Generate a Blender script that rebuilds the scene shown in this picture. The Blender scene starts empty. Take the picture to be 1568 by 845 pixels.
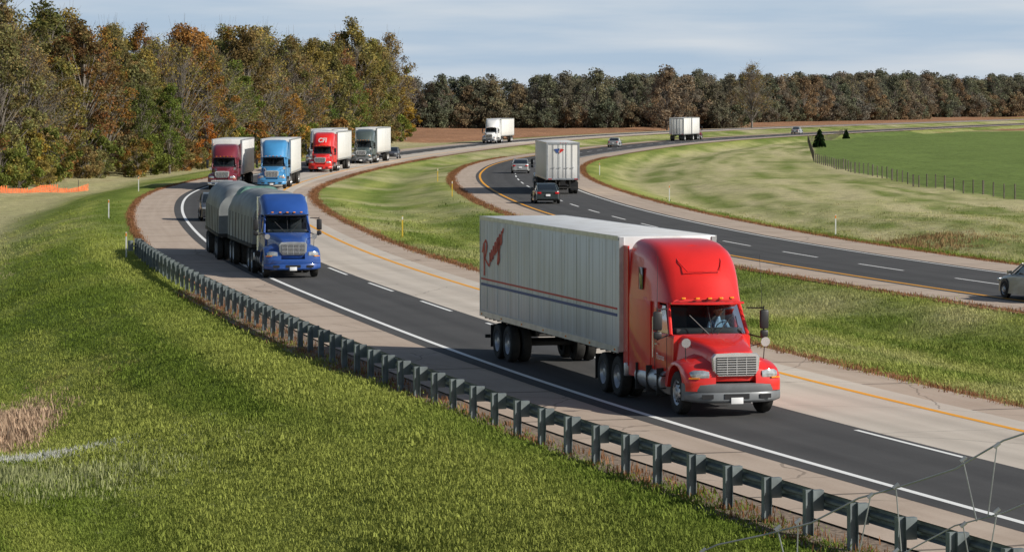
import bpy, bmesh, math, random
import numpy as np
from mathutils import Vector, Matrix
random.seed(7); rng=np.random.default_rng(7)
scene=bpy.context.scene
COL=scene.collection
H=7.6
# ------------------------------------------------------------------ materials
def newmat(name):
    m=bpy.data.materials.new(name); m.use_nodes=True
    nt=m.node_tree; b=nt.nodes['Principled BSDF']; return m,nt,b
def nd(nt,t,**kw):
    n=nt.nodes.new(t)
    for k,v in kw.items(): setattr(n,k,v)
    return n
def simple(name,col,rough=.5,metal=0,coat=0,var=.12,scale=3,bump=0,spec=.5):
    m,nt,b=newmat(name)
    tc=nd(nt,'ShaderNodeTexCoord'); no=nd(nt,'ShaderNodeTexNoise'); no.inputs['Scale'].default_value=scale; no.inputs['Detail'].default_value=5
    nt.links.new(tc.outputs['Object'],no.inputs['Vector'])
    r=nd(nt,'ShaderNodeValToRGB'); c=np.array(col)
    r.color_ramp.elements[0].position=.3; r.color_ramp.elements[1].position=.7
    r.color_ramp.elements[0].color=(*np.clip(c*(1-var),0,1),1); r.color_ramp.elements[1].color=(*np.clip(c*(1+var),0,1),1)
    nt.links.new(no.outputs['Fac'],r.inputs['Fac']); nt.links.new(r.outputs['Color'],b.inputs['Base Color'])
    b.inputs['Roughness'].default_value=rough; b.inputs['Metallic'].default_value=metal
    b.inputs['Coat Weight'].default_value=coat; b.inputs['Coat Roughness'].default_value=.05
    b.inputs['Specular IOR Level'].default_value=spec
    if bump:
        bp=nd(nt,'ShaderNodeBump'); bp.inputs['Strength'].default_value=bump; bp.inputs['Distance'].default_value=.02
        nt.links.new(no.outputs['Fac'],bp.inputs['Height']); nt.links.new(bp.outputs['Normal'],b.inputs['Normal'])
    return m
def paint(name,col): return simple(name,col,rough=.32,coat=.6,var=.08,scale=1.5)
M={}
M['red']=paint('red_paint',(.70,.022,.016)); M['blue']=paint('blue_paint',(.02,.075,.30)); M['maroon']=paint('maroon_paint',(.17,.02,.03))
M['sky']=paint('light_blue_paint',(.06,.26,.52)); M['white']=paint('white_paint',(.75,.75,.74)); M['grey']=paint('grey_green_paint',(.07,.09,.085))
M['silver']=simple('silver_paint',(.45,.45,.44),rough=.3,metal=.5,coat=.5,var=.05); M['dark']=paint('dark_green_paint',(.03,.04,.04))
M['darkgrey']=paint('dark_grey_paint',(.06,.06,.065)); M['beige']=simple('beige_paint',(.36,.34,.29),rough=.3,metal=.4,coat=.5,var=.05)
M['chrome']=simple('chrome',(.85,.85,.86),rough=.22,metal=.8,var=.06); M['alu']=simple('aluminium',(.55,.56,.57),rough=.38,metal=.8,var=.15)
M['bumper']=simple('grey_bumper',(.18,.19,.20),rough=.4,metal=.3)
M['rubber']=simple('tyre_rubber',(.026,.025,.023),rough=.85,var=.3,scale=8); M['black']=simple('black_plastic',(.018,.018,.02),rough=.45)
M['frame']=simple('dark_steel_frame',(.03,.028,.026),rough=.7,var=.3)
M['inner']=simple('cab_interior',(.045,.045,.05),rough=.8)
M['lamp']=simple('headlight_lens',(.5,.52,.53),rough=.08,coat=1,metal=.5,var=.3,scale=12); M['amber']=simple('amber_lens',(.85,.28,.02),rough=.2); M['taillight']=simple('red_lens',(.5,.01,.01),rough=.2)
M['decalred']=simple('red_decal',(.58,.035,.03),rough=.5); M['decalblue']=simple('blue_decal',(.04,.08,.25),rough=.5); M['decalwhite']=simple('white_decal',(.8,.8,.8),rough=.5); M['decalgreen']=simple('green_decal',(.05,.26,.12),rough=.5)
M['tarp']=simple('tarpaulin',(.23,.245,.25),rough=.5,var=.35,scale=1.2,bump=.8); M['tarp2']=simple('green_tarpaulin',(.13,.26,.22),rough=.6,var=.3,bump=.6)
M['galv']=simple('galvanised_steel',(.19,.22,.225),rough=.55,metal=.35,var=.25,scale=4)
M['wire']=simple('fence_wire',(.34,.35,.36),rough=.5,metal=.5,var=.25,scale=4)
M['post']=simple('weathered_wood',(.11,.095,.075),rough=.9,var=.3); M['yellowpost']=simple('yellow_marker',(.75,.5,.05),rough=.5); M['whitepost']=simple('white_marker',(.7,.7,.68),rough=.5)
M['orange']=simple('orange_netting',(.70,.15,.04),rough=.7,var=.3)
M['skin']=simple('skin',(.5,.28,.19),rough=.6); M['shirt']=simple('light_blue_shirt',(.3,.45,.65),rough=.9); M['hair']=simple('brown_hair',(.05,.03,.02),rough=.9)
M['bark']=simple('bark',(.19,.165,.14),rough=.95,var=.4,scale=2)
M['glassdark']=simple('dark_glass',(.015,.02,.024),rough=.06,coat=.5,var=.1)
def windshield_mat():
    m,nt,b=newmat('windshield_glass'); nt.nodes.remove(b); out=nt.nodes['Material Output']
    tr=nd(nt,'ShaderNodeBsdfTransparent'); tr.inputs['Color'].default_value=(.6,.68,.68,1)
    gl=nd(nt,'ShaderNodeBsdfGlossy'); gl.inputs['Roughness'].default_value=.03
    lw=nd(nt,'ShaderNodeLayerWeight'); lw.inputs['Blend'].default_value=.25; mx=nd(nt,'ShaderNodeMixShader')
    nt.links.new(lw.outputs['Fresnel'],mx.inputs[0]); nt.links.new(tr.outputs[0],mx.inputs[1]); nt.links.new(gl.outputs[0],mx.inputs[2]); nt.links.new(mx.outputs[0],out.inputs[0]); return m
M['glass']=windshield_mat()
def trailer_mat(name,col,seam=.62,dirt=.5):
    m,nt,b=newmat(name); L=nt.links
    tc=nd(nt,'ShaderNodeTexCoord'); sp=nd(nt,'ShaderNodeSeparateXYZ'); L.new(tc.outputs['Object'],sp.inputs[0])
    mm=nd(nt,'ShaderNodeMath',operation='DIVIDE'); mm.inputs[1].default_value=seam; L.new(sp.outputs['Y'],mm.inputs[0])
    fr=nd(nt,'ShaderNodeMath',operation='FRACT'); L.new(mm.outputs[0],fr.inputs[0])
    lt=nd(nt,'ShaderNodeMath',operation='LESS_THAN'); lt.inputs[1].default_value=.045; L.new(fr.outputs[0],lt.inputs[0])
    mp=nd(nt,'ShaderNodeMapping'); mp.inputs['Scale'].default_value=(1.5,2.5,.35); L.new(tc.outputs['Object'],mp.inputs[0])
    no=nd(nt,'ShaderNodeTexNoise'); no.inputs['Scale'].default_value=1.2; no.inputs['Detail'].default_value=8; L.new(mp.outputs[0],no.inputs['Vector'])
    r=nd(nt,'ShaderNodeValToRGB'); r.color_ramp.elements[0].position=.3; r.color_ramp.elements[1].position=.62
    c=np.array(col); r.color_ramp.elements[0].color=(*(c*(1-.35*dirt)*np.array([1,.97,.92])),1); r.color_ramp.elements[1].color=(*c,1); L.new(no.outputs['Fac'],r.inputs[0])
    # road grime rising from the lower rail
    gr=nd(nt,'ShaderNodeMapRange'); gr.inputs[1].default_value=1.1; gr.inputs[2].default_value=2.0; gr.inputs[3].default_value=.75; gr.inputs[4].default_value=1; L.new(sp.outputs['Z'],gr.inputs[0])
    sc=nd(nt,'ShaderNodeVectorMath',operation='SCALE'); L.new(r.outputs[0],sc.inputs[0]); L.new(gr.outputs[0],sc.inputs['Scale'])
    mx=nd(nt,'ShaderNodeMix',data_type='RGBA'); mx.inputs['B'].default_value=(*(c*.45),1)
    L.new(lt.outputs[0],mx.inputs['Factor']); L.new(sc.outputs[0],mx.inputs['A']); L.new(mx.outputs['Result'],b.inputs['Base Color'])
    b.inputs['Roughness'].default_value=.38
    bp=nd(nt,'ShaderNodeBump'); bp.inputs['Strength'].default_value=.5; bp.inputs['Distance'].default_value=.02; L.new(lt.outputs[0],bp.inputs['Height']); L.new(bp.outputs[0],b.inputs['Normal'])
    return m
M['trailer']=trailer_mat('white_trailer_panels',(.78,.79,.80)); M['trailer2']=trailer_mat('trailer_panels_plain',(.76,.76,.75),seam=1.2,dirt=.3)

# ------------------------------------------------------------------ mesh helpers
def mkobj(name,me,parent=None,loc=None):
    o=bpy.data.objects.new(name,me); COL.objects.link(o)
    if parent: o.parent=parent
    if loc: o.location=loc
    return o
def finish(me,ang=35):
    bm=bmesh.new(); bm.from_mesh(me); bmesh.ops.recalc_face_normals(bm,faces=bm.faces); bm.to_mesh(me); bm.free()
    if ang:
        for p in me.polygons: p.use_smooth=True
        me.set_sharp_from_angle(angle=math.radians(ang))
class Acc:
    def __init__(s): s.v=[]; s.f=[]
    def add(s,vs,fs):
        n=len(s.v); s.v+= [tuple(v) for v in vs]; s.f+=[tuple(i+n for i in f) for f in fs]; return s
    def box(s,c,d,rz=0):
        x,y,z=[k/2 for k in d]; vs=[]
        for a in (-1,1):
            for b in (-1,1):
                for e in (-1,1):
                    px,py=a*x,b*y
                    if rz: px,py=px*math.cos(rz)-py*math.sin(rz),px*math.sin(rz)+py*math.cos(rz)
                    vs.append((c[0]+px,c[1]+py,c[2]+e*z))
        return s.add(vs,[(0,1,3,2),(4,6,7,5),(0,4,5,1),(2,3,7,6),(0,2,6,4),(1,5,7,3)])
    def tube(s,p0,p1,r0,r1=None,n=8,cap=True):
        p0=Vector(p0);p1=Vector(p1); r1=r0 if r1 is None else r1
        d=(p1-p0).normalized(); a=d.orthogonal().normalized(); b=d.cross(a); vs=[]
        for p,r in((p0,r0),(p1,r1)):
            for i in range(n):
                t=2*math.pi*i/n; vs.append(p+(a*math.cos(t)+b*math.sin(t))*r)
        fs=[(i,(i+1)%n,n+(i+1)%n,n+i) for i in range(n)]
        if cap: fs+= [tuple(range(n))[::-1],tuple(range(n,2*n))]
        return s.add(vs,fs)
    def obj(s,name,mat,parent=None,ang=35,bevel=0):
        me=bpy.data.meshes.new(name); me.from_pydata(s.v,[],s.f); me.materials.append(mat)
        if bevel:
            bm=bmesh.new(); bm.from_mesh(me); bmesh.ops.recalc_face_normals(bm,faces=bm.faces)
            bmesh.ops.bevel(bm,geom=[e for e in bm.edges if e.is_manifold and e.calc_face_angle(0)>.5],offset=bevel,segments=2,profile=.5,affect='EDGES',clamp_overlap=True); bm.to_mesh(me); bm.free()
        finish(me,ang); return mkobj(name,me,parent)
def box(name,c,d,mat,parent=None,bevel=.01): return Acc().box(c,d).obj(name,mat,parent,bevel=bevel)
def loft(name,secs,mat,parent=None,cap=True,ang=40,closed=True):
    n=len(secs[0]); v=[p for s in secs for p in s]; f=[]
    for i in range(len(secs)-1):
        for j in range(n if closed else n-1):
            k=(j+1)%n; f.append((i*n+j,i*n+k,(i+1)*n+k,(i+1)*n+j))
    if cap and closed: f+=[tuple(range(n)),tuple(range((len(secs)-1)*n,len(secs)*n))]
    me=bpy.data.meshes.new(name); me.from_pydata(v,[],f); me.materials.append(mat); finish(me,ang); return mkobj(name,me,parent)
def rsec(y,hw,z0,z1,r=.1,taper=1,bow=0,lean=0,crown=0,na=6,nx=6):
    pts=[(-hw,z0),(-hw,(z0+z1-r)/2),(-hw,z1-r)]
    for i in range(1,na+1):
        t=math.pi/2*i/na; pts.append((-hw+r-r*math.cos(t),z1-r+r*math.sin(t)))
    for i in range(1,nx): pts.append((-hw+r+(2*hw-2*r)*i/nx,z1))
    for i in range(na,-1,-1):
        t=math.pi/2*i/na; pts.append((hw-r+r*math.cos(t),z1-r+r*math.sin(t)))
    pts+=[(hw,(z0+z1-r)/2),(hw,z0)]
    for i in range(1,6): pts.append((hw-2*hw*i/6,z0))
    o=[]
    for x,z in pts:
        q=(z-z0)/max(z1-z0,1e-5); u=x/hw
        o.append((x*(1+(taper-1)*q), y+bow*u*u+lean*q, z+crown*(1-u*u)*q))
    return o
def lathe_x(acc,prof,cx,cy,cz,n=28,flip=1):
    vs=[];fs=[];m=len(prof)
    for i in range(n):
        t=2*math.pi*i/n
        for (x,r) in prof: vs.append((cx+x*flip,cy+r*math.cos(t),cz+r*math.sin(t)))
    for i in range(n):
        k=(i+1)%n
        for j in range(m-1): fs.append((i*m+j,i*m+j+1,k*m+j+1,k*m+j))
    acc.add(vs,fs)
_wc={}
def wheel(parent,x,y,r=.52,w=.28,side=1,style='front',dual=False,rim='alu',name='wheel'):
    key=(r,w,side,style,dual,rim)
    if key not in _wc:
        t=Acc()
        k=w/2
        for off in ([0] if not dual else [0,-side*(w+.06)]):
            lathe_x(t,[(-k*.9,r*.58),(-k,r*.72),(-k,r*.9),(-k*.8,r*.975),(-k*.3,r),(k*.3,r),(k*.8,r*.975),(k,r*.9),(k,r*.72),(k*.9,r*.58)],off,0,0)
            lathe_x(t,[(0,0.01),(0,r*.6)],off-side*k*.4,0,0,16)
        a=Acc()
        if style=='front': p=[(k*.92,r*.6),(k*.8,r*.55),(k*.6,r*.5),(k*.75,r*.36),(k*1.0,r*.3),(k*1.02,r*.2),(k*1.2,r*.18),(k*1.25,.005)]
        else: p=[(k*.92,r*.6),(k*.7,r*.56),(-k*.1,r*.5),(-k*.3,r*.36),(-k*.2,r*.24),(k*.7,r*.2),(k*.8,.005)]
        lathe_x(a,p,0,0,0,24,side)
        h=Acc()
        for i in range(10):
            an=2*math.pi*i/10; xx=(k*.72 if style=='front' else -k*.16)*side
            h.tube((xx,math.cos(an)*r*.43,math.sin(an)*r*.43),(xx+side*.02,math.cos(an)*r*.43,math.sin(an)*r*.43),r*.055,n=6)
        ms=[]
        for acc,nm,mt in((t,'tyre',M['rubber']),(a,'rim',M[rim]),(h,'wheel_holes',M['black'])):
            o=acc.obj(nm,mt); ms.append(o.data); bpy.data.objects.remove(o)
        _wc[key]=ms
    for me,nm in zip(_wc[key],(name+'_tyre',name+'_rim',name+'_holes')):
        mkobj(nm,me,parent,(x,y,r))
def root(name,X,Y,th):
    e=bpy.data.objects.new(name,None); COL.objects.link(e); e.empty_display_size=.5
    e.location=(X,Y,.012); e.rotation_euler=(0,0,th); return e
def text(name,s,mat,parent,pos,size,face='left',tilt=0,shear=0,bold=.0):
    cu=bpy.data.curves.new(name,'FONT'); cu.body=s; cu.size=size; cu.shear=shear; cu.offset=bold; cu.materials.append(mat); cu.align_x='CENTER'; cu.align_y='CENTER'
    o=bpy.data.objects.new(name,cu); COL.objects.link(o); o.parent=parent
    if face=='left': R=Matrix(((0,0,-1),(-1,0,0),(0,1,0)))
    elif face=='front': R=Matrix(((1,0,0),(0,0,-1),(0,1,0)))
    R=R.to_4x4() @ Matrix.Rotation(tilt,4,'Z')
    o.matrix_local=Matrix.Translation(pos)@R
    return o

# ------------------------------------------------------------------ vehicles
def trailer(p,y0,L,hero=False,mat='trailer2',stripe=False,z0=1.15,z1=4.08,single=False):
    hw=1.29; y1=y0+L
    box('trailer_box',(0,(y0+y1)/2,(z0+z1)/2),(2*hw,L,z1-z0),M[mat],p,bevel=.03)
    a=Acc()
    for s in(-1,1):
        a.box((s*(hw+.012),(y0+y1)/2,z0+.06),(.03,L-.05,.16)); a.box((s*(hw+.01),(y0+y1)/2,z1-.05),(.026,L-.05,.11))
        a.box((s*(hw-.06),y0-.012,(z0+z1)/2),(.12,.03,z1-z0-.04)); a.box((s*(hw-.05),y1+.012,(z0+z1)/2),(.12,.03,z1-z0-.02))
    a.box((0,y1+.012,z1-.09),(2*hw-.24,.03,.16)); a.box((0,y1+.012,z0+.06),(2*hw-.24,.03,.14))
    a.obj('corner_rails',M['alu'],p)
    b=Acc(); b.box((0,y1+.006,(z0+z1)/2),(.02,.02,z1-z0-.3))
    b.obj('door_seam',M['black'],p)
    c=Acc()
    for x in(-.75,-.3,.3,.75):
        c.tube((x,y1+.05,z0+.1),(x,y1+.05,z1-.12),.018,n=6)
        c.box((x,y1+.06,z0+.95),(.25,.03,.04))
    c.obj('lock_rods',M['alu'],p)
    t=Acc()
    for x in(-1.1,-.95,.95,1.1): t.box((x,y1+.03,z0+.05),(.1,.03,.08))
    for x in(-.2,0,.2): t.box((x,y1+.04,z1-.06),(.08,.02,.04))
    t.obj('tail_lamps',M['taillight'],p)
    if hero:
        rv=Acc(); yy=y0+.31
        while yy<y1-.2:
            for s in(-1,1): rv.box((s*(hw+.002),yy,(z0+z1)/2),(.012,.035,z1-z0-.36))
            yy+=1.24
        rv.obj('side_posts',M['trailer2'],p)
    u=Acc()
    for s in(-1,1): u.box((s*.5,(y0+y1)/2+.2,z0-.09),(.1,L-.8,.16))
    yy=y0+.4
    while yy<y1-.2: u.box((0,yy,z0-.04),(2*hw-.1,.06,.08)); yy+=.5
    u.box((0,y1-.08,.52),(2.3,.1,.1)); 
    for s in(-1,1): u.box((s*.55,y1-.08,.82),(.08,.08,.6))
    if L>9:
        for s in(-1,1):
            u.box((s*.55,y0+2.6,.75),(.13,.13,.8)); u.box((s*.55,y0+2.6,.33),(.3,.3,.04)); u.tube((s*.55,y0+2.6,.7),(s*.45,y0+3.5,z0),.03,n=6)
        u.box((0,y0+2.6,.8),(1.2,.06,.08))
    axes=[y1-1.4] if single else [y1-2.62,y1-1.38]
    if L>9:axes=[y1-3.2,y1-1.98]
    for ya in axes: u.tube((-1.0,ya,.52),(1.0,ya,.52),.07,n=8); 
    u.box((.5,sum(axes)/len(axes),.85),(.1,2.2,.2)); u.box((-.5,sum(axes)/len(axes),.85),(.1,2.2,.2))
    u.obj('underframe',M['frame'],p)
    for ya in axes:
        for s in(-1,1): wheel(p,s*1.14,ya,side=s,style='rear',dual=True,rim='alu' if hero else 'white',name='trailer_wheel')
    f=Acc()
    for s in(-1,1): f.box((s*.98,axes[-1]+.72,.62),(.6,.02,.65))
    f.obj('mud_flaps',M['black'],p)
    if stripe:
        for nm,zz,mt in(('blue_stripe',2.08,'decalblue'),('red_stripe',2.24,'decalred')):
            d=Acc()
            for s in(-1,1): d.box((s*(hw+.006),(y0+y1)/2,zz),(.012,L-.3,.075 if mt=='decalblue' else .05))
            d.obj(nm,M[mt],p)
    sl=Acc(); k=int(L/2.4)
    for i in range(k+1):
        for s in(-1,1): sl.box((s*(hw+.03),y0+.3+i*(L-.6)/k,z0+.05),(.015,.1,.05))
    sl.obj('side_marker_lamps',M['amber'],p)
    return y1
def arch_fender(p,s,mat):
    outer=[(.16,.62),(.14,.85),(.2,1.05),(.42,1.2),(.75,1.3),(1.15,1.34),(1.55,1.28),(1.85,1.12),(2.0,.9),(2.02,.62)]
    inner=[(1.15+.63*math.cos(t),.55+.63*math.sin(t)) for t in [math.pi*i/10 for i in range(11)]]
    inner=[(max(min(y,1.8),.5),z) for y,z in inner]
    prof=outer+[(1.8,.6)]+inner[1:-1]+[(.5,.6)]
    secs=[]
    for x,sc,fo in((.50,1.22,-.06),(.75,1.12,-.05),(.95,1.0,0.0),(1.1,.93,.06),(1.17,.86,.14),(1.19,.78,.22)):
        ring=[]
        for i,(y,z) in enumerate(prof):
            if i<len(outer):
                zz=.62+(z-.62)*sc; w=max(0,1-(y-.14)/.8); yy=y+fo*w - (fo*.3*max(0,(y-1.5)/.5))
            else: yy,zz=y,z
            ring.append((s*x,yy,zz))
        secs.append(ring)
    loft('front_fender',secs,mat,p,ang=30)
def tractor(p,col,roof=4.0,sl=1.65,hero=False,day=False,grille='chrome',bump='bumper'):
    c=M[col]; k=sl/1.65
    ym=lambda y: y if y<3.55 else 3.55+(y-3.55)*k
    zr=lambda z: 2.6+(z-2.6)*(roof-2.6)/1.4
    yb=ym(5.2)
    loft('hood',[rsec(.10,.50,.98,1.46,.12,.92,.06,.05),rsec(.16,.58,.85,1.54,.16,.9,.06,.06),rsec(.6,.66,.8,1.64,.20,.9,.03,0,.02),rsec(1.2,.78,.8,1.73,.22,.88,0,0,.03),rsec(1.75,.94,.8,1.80,.2,.88,0,0,.04),rsec(2.08,1.0,.8,1.83,.18,.9,0,0,.03)],c,p,ang=30)
    for s in(-1,1): arch_fender(p,s,c)
    loft('cab_body',[rsec(1.95,1.0,.72,1.82,.06,.97),rsec(2.3,1.04,.6,1.84,.04,.98),rsec(3.56,1.07,.6,1.84,.04,.99)],c,p)
    box('cab_floor',(0,2.9,1.87),(1.9,1.2,.05),M['inner'],p); box('dashboard',(0,2.3,1.9),(1.7,.35,.14),M['inner'],p,bevel=.04)
    ws=[]
    for q in np.linspace(0,1,5):
        row=[]
        for u in np.linspace(-1,1,13):
            hwid=.97-.09*q; row.append((u*hwid,1.9+.5*q+.28*u*u,1.84+.8*q))
        ws.append(row)
    loft('windshield',ws,M['glass'],p,closed=False)
    a=Acc(); a.tube((0,1.89,1.84),(0,2.39,2.62),.012,n=6); a.obj('windshield_divider',M['black'],p)
    a=Acc()
    for s in(-1,1): a.tube((s*.98,2.17,1.82),(s*.89,2.68,2.64),.05,n=8)
    a.obj('a_pillars',c,p)
    a=Acc()
    for s in(-1,1): a.tube((s*.1,1.86,1.84),(s*.55,2.02,2.3),.012,n=5)
    a.obj('wipers',M['black'],p)
    for s in(-1,1):
        me=Acc(); me.add([(s*1.02,2.25,1.84),(s*1.03,3.15,1.84),(s*.97,3.15,2.5),(s*.95,2.72,2.5)],[(0,1,2,3)]); me.obj('side_window',M['glass'],p)
        me=Acc(); me.box((s*1.0,3.34,2.24),(.08,.42,.82)); me.obj('b_pillar',c,p,bevel=.01)
    box('cab_header',(0,3.1,2.6),(1.9,.95,.12),c,p,bevel=.03)
    box('rear_bulkhead',(0,3.52,2.22),(1.95,.06,.75),M['inner'],p)
    for s in(-1,1): box('seat',(s*.5,3.25,2.15),(.5,.14,.6),M['inner'],p,bevel=.05)
    if not day:
        loft('sleeper',[rsec(ym(3.57),1.08,.62,2.66,.05),rsec(ym(3.7),1.14,.62,2.66,.03),rsec(ym(5.0),1.16,.62,2.66,.03),rsec(yb,1.16,.62,2.66,.03)],c,p)
    else:
        loft('cab_back',[rsec(3.57,1.06,.62,2.66,.05),rsec(yb,1.06,.62,2.66,.05)],c,p)
    hw2=1.16 if not day else 1.06
    secs=[(2.12,.84,2.60,2.66,.03,.32,0),(2.17,.90,2.58,2.80,.10,.32,.08),(2.35,.96,2.58,3.08,.22,.30,.12),(2.65,1.03,2.58,3.40,.32,.25,.1),(3.05,1.09,2.58,3.68,.38,.2,.06),(3.5,1.13,2.58,3.86,.4,.12,.03),(4.1,1.155,2.58,3.96,.4,.05,0),(4.7,hw2,2.58,4.0,.38,0,0),(5.2,hw2,2.58,4.0,.36,0,0)]
    loft('roof_fairing',[rsec(ym(y),min(h,hw2),z0,zr(z1) if z1>2.7 else z1,r*min(1,(roof-2.6)/1.4+.1),.93,b,l,.03) for y,h,z0,z1,r,b,l in secs],c,p,ang=30)
    if hero:
        v=Acc()
        for s in(-1,1): v.box((s*1.15,4.15,3.1),(.03,.34,.55))
        v.obj('sleeper_window',M['glassdark'],p,bevel=.012)
        pts=[(-.42,2.62,3.335),(-.55,2.95,3.56),(-.56,3.3,3.735),(-.40,3.55,3.87),(0,3.60,3.925),(.40,3.55,3.87),(.56,3.3,3.735),(.55,2.95,3.56),(.42,2.62,3.335),(0,2.57,3.33)]
        v=Acc()
        for i in range(len(pts)): v.tube(pts[i],pts[(i+1)%len(pts)],.014,n=6,cap=False)
        v.obj('roof_moulding',c,p)
    ml=Acc()
    for x in(-.62,-.3,0,.3,.62): ml.box((x,2.12+.32*(x/.84)**2,2.70),(.1,.06,.045))
    ml.obj('roof_marker_lamps',M['amber'],p,bevel=.01)
    secs=[]
    for u in np.linspace(-1,1,11):
        yy=2.02+.3*u*u; secs.append([(u*.93,yy,2.60),(u*.93,yy-.06,2.57),(u*.93,yy-.05,2.55),(u*.93,yy+.12,2.57)])
    loft('sun_visor',secs,c if hero else M['black'],p)
    if not day:
        a=Acc()
        for s in(-1,1): a.box((s*1.16,yb+.2,2.35),(.04,.4,3.0*(roof/4.0)))
        a.obj('side_extenders',c,p)
    gz0,gz1=.98,1.46
    loft('grille_surround',[[(x*w,.055+.05*abs(x)**2+dy,z) for x,z in((-.60,gz1-.04),(-.57,gz0+.12),(-.46,gz0),(.46,gz0),(.57,gz0+.12),(.60,gz1-.04),(.52,gz1+.05),(0,gz1+.07),(-.52,gz1+.05))] for w,dy in((.95,0),(1,.03),(1,.12))],M[grille],p,ang=25)
    a=Acc(); a.box((0,.052,1.22),(.98,.03,.42)); a.obj('grille_mesh',M['black'],p)
    a=Acc()
    for i in range(7): a.box((0,.03,1.05+i*.057),(.98,.035,.02))
    for x in (-.24,0,.24): a.box((x,.028,1.22),(.014,.03,.40))
    a.obj('grille_bars',M['chrome'],p)
    for s in(-1,1):
        loft('headlamp',[[(s*x,y,z) for y,z in((yf,.94),(yf-.015,.9+hh/2+.04),(yf+.02,.94+hh),(yf+.3,.94+hh),(yf+.3,.94))] for x,yf,hh in((.66,.10,.15),(.8,.11,.18),(.98,.16,.18),(1.08,.24,.13),(1.13,.34,.08))],M['lamp'],p,ang=50)
        a=Acc(); a.box((s*1.0,.2,.93),(.26,.1,.03),rz=s*.45); a.obj('turn_signal',M['amber'],p)
    prof=[(0,.36),(-.03,.40),(-.03,.54),(-.01,.59),(-.03,.64),(-.02,.77),(.03,.80),(.22,.80),(.22,.34),(.05,.34)]
    secs=[]
    for x in np.linspace(-1.2,1.2,15):
        q=abs(x)/1.2; secs.append([(x,.04+.30*q**4+.04*q*q+y,z+ (.05*q**6 if z<.5 else 0)) for y,z in prof])
    loft('front_bumper',secs,M[bump],p,ang=30)
    a=Acc(); a.box((0,.012,.5),(.62,.03,.12)); 
    for s in(-1,1): a.box((s*.72,.03,.5),(.28,.03,.1),rz=s*.05)
    a.obj('bumper_openings',M['black'],p)
    box('licence_plate',(.0,-.015,.40),(.3,.01,.15),M['decalwhite'],p,bevel=.002)
    a=Acc();b=Acc();d=Acc()
    for s in(-1,1):
        b.box((s*1.36,2.02,2.18),(.22,.12,.46)); b.box((s*1.36,2.02,1.83),(.2,.1,.18))
        a.tube((s*1.0,2.3,2.45),(s*1.36,2.06,2.45),.018,n=6); a.tube((s*1.03,2.3,1.8),(s*1.36,2.06,1.72),.018,n=6); a.tube((s*1.36,2.06,1.72),(s*1.36,2.06,2.5),.016,n=6)
        d.tube((s*1.0,.85,1.72),(s*1.0,.93,1.73),.115,.09,n=14); a.tube((s*.98,.95,1.3),(s*1.0,.92,1.7),.012,n=5); a.tube((s*.75,1.2,1.6),(s*1.0,.92,1.7),.012,n=5)
    a.obj('mirror_arms',M['black'],p); b.obj('side_mirrors',M['black'],p,bevel=.04); d.obj('hood_mirrors',M['chrome'],p)
    a=Acc()
    for s in(-1,1):
        a.box((s*1.075,2.2,1.3),(.01,.012,1.1)); a.box((s*1.078,3.2,1.3),(.01,.012,1.1)); a.box((s*1.08,2.7,.76),(.01,1.0,.012))
    a.obj('door_gaps',M['black'],p)
    a=Acc()
    for s in(-1,1):
        a.box((s*1.09,3.05,1.55),(.03,.14,.04)); a.tube((s*1.1,3.3,1.2),(s*1.1,3.3,2.2),.014,n=6)
    a.obj('door_handles',M['chrome'],p)
    a=Acc()
    for s in(-1,1): a.tube((s*.88,2.35,.66),(s*.88,ym(4.6),.66),.31,n=20)
    a.obj('fuel_tanks',M['alu'],p)
    a=Acc()
    for s in(-1,1):
        for q in np.linspace(2.6,ym(4.4),3): a.box((s*.88,q,.66),(.66,.05,.66))
        a.box((s*1.12,2.6,.52),(.12,.6,.03)); a.box((s*1.12,2.6,.82),(.12,.6,.03))
    a.obj('tank_straps_steps',M['frame'],p)
    if hero is False:
        a=Acc()
        for s in(-1,1): a.tube((s*1.02,yb+.15,1.0),(s*1.02,yb+.15,roof-.1),.07,n=10)
        a.obj('exhaust_stacks',M['chrome'],p)
    else:
        a=Acc()
        for s in(-1,1): a.tube((s*1.36,2.1,1.85),(s*1.30,2.2,3.75),.009,.004,n=5)
        a.obj('antennas',M['black'],p)
    ya=yb+.75; yc=ya+1.3
    a=Acc()
    for s in(-1,1): a.box((s*.43,(.5+yc+.7)/2,.85),(.09,yc+.2,.26))
    for q in(1.15,ya,yc): a.tube((-1,q,.52),(1,q,.52),.08,n=8)
    a.box((0,(ya+yc)/2,1.07),(1.0,1.0,.12)); a.box((0,1.1,.75),(.8,1.2,.5)); a.box((0,yc+.65,.8),(1.0,.08,.3))
    a.obj('chassis_frame',M['frame'],p)
    for s in(-1,1):
        wheel(p,s*1.02,1.15,side=s,style='front',name='steer_wheel')
        for q in(ya,yc): wheel(p,s*1.12,q,side=s,style='rear',dual=True,name='drive_wheel')
    f=Acc()
    for s in(-1,1): f.box((s*.95,yc+.72,.62),(.6,.02,.65))
    f.obj('drive_mud_flaps',M['black'],p)
    a=Acc()
    for s in(-1,1):
        a.box((s*1.0,ya-.66,.75),(.5,.12,.34))
    a.obj('toolbox',M['alu'],p,bevel=.03)
    return yb+.42
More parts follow.
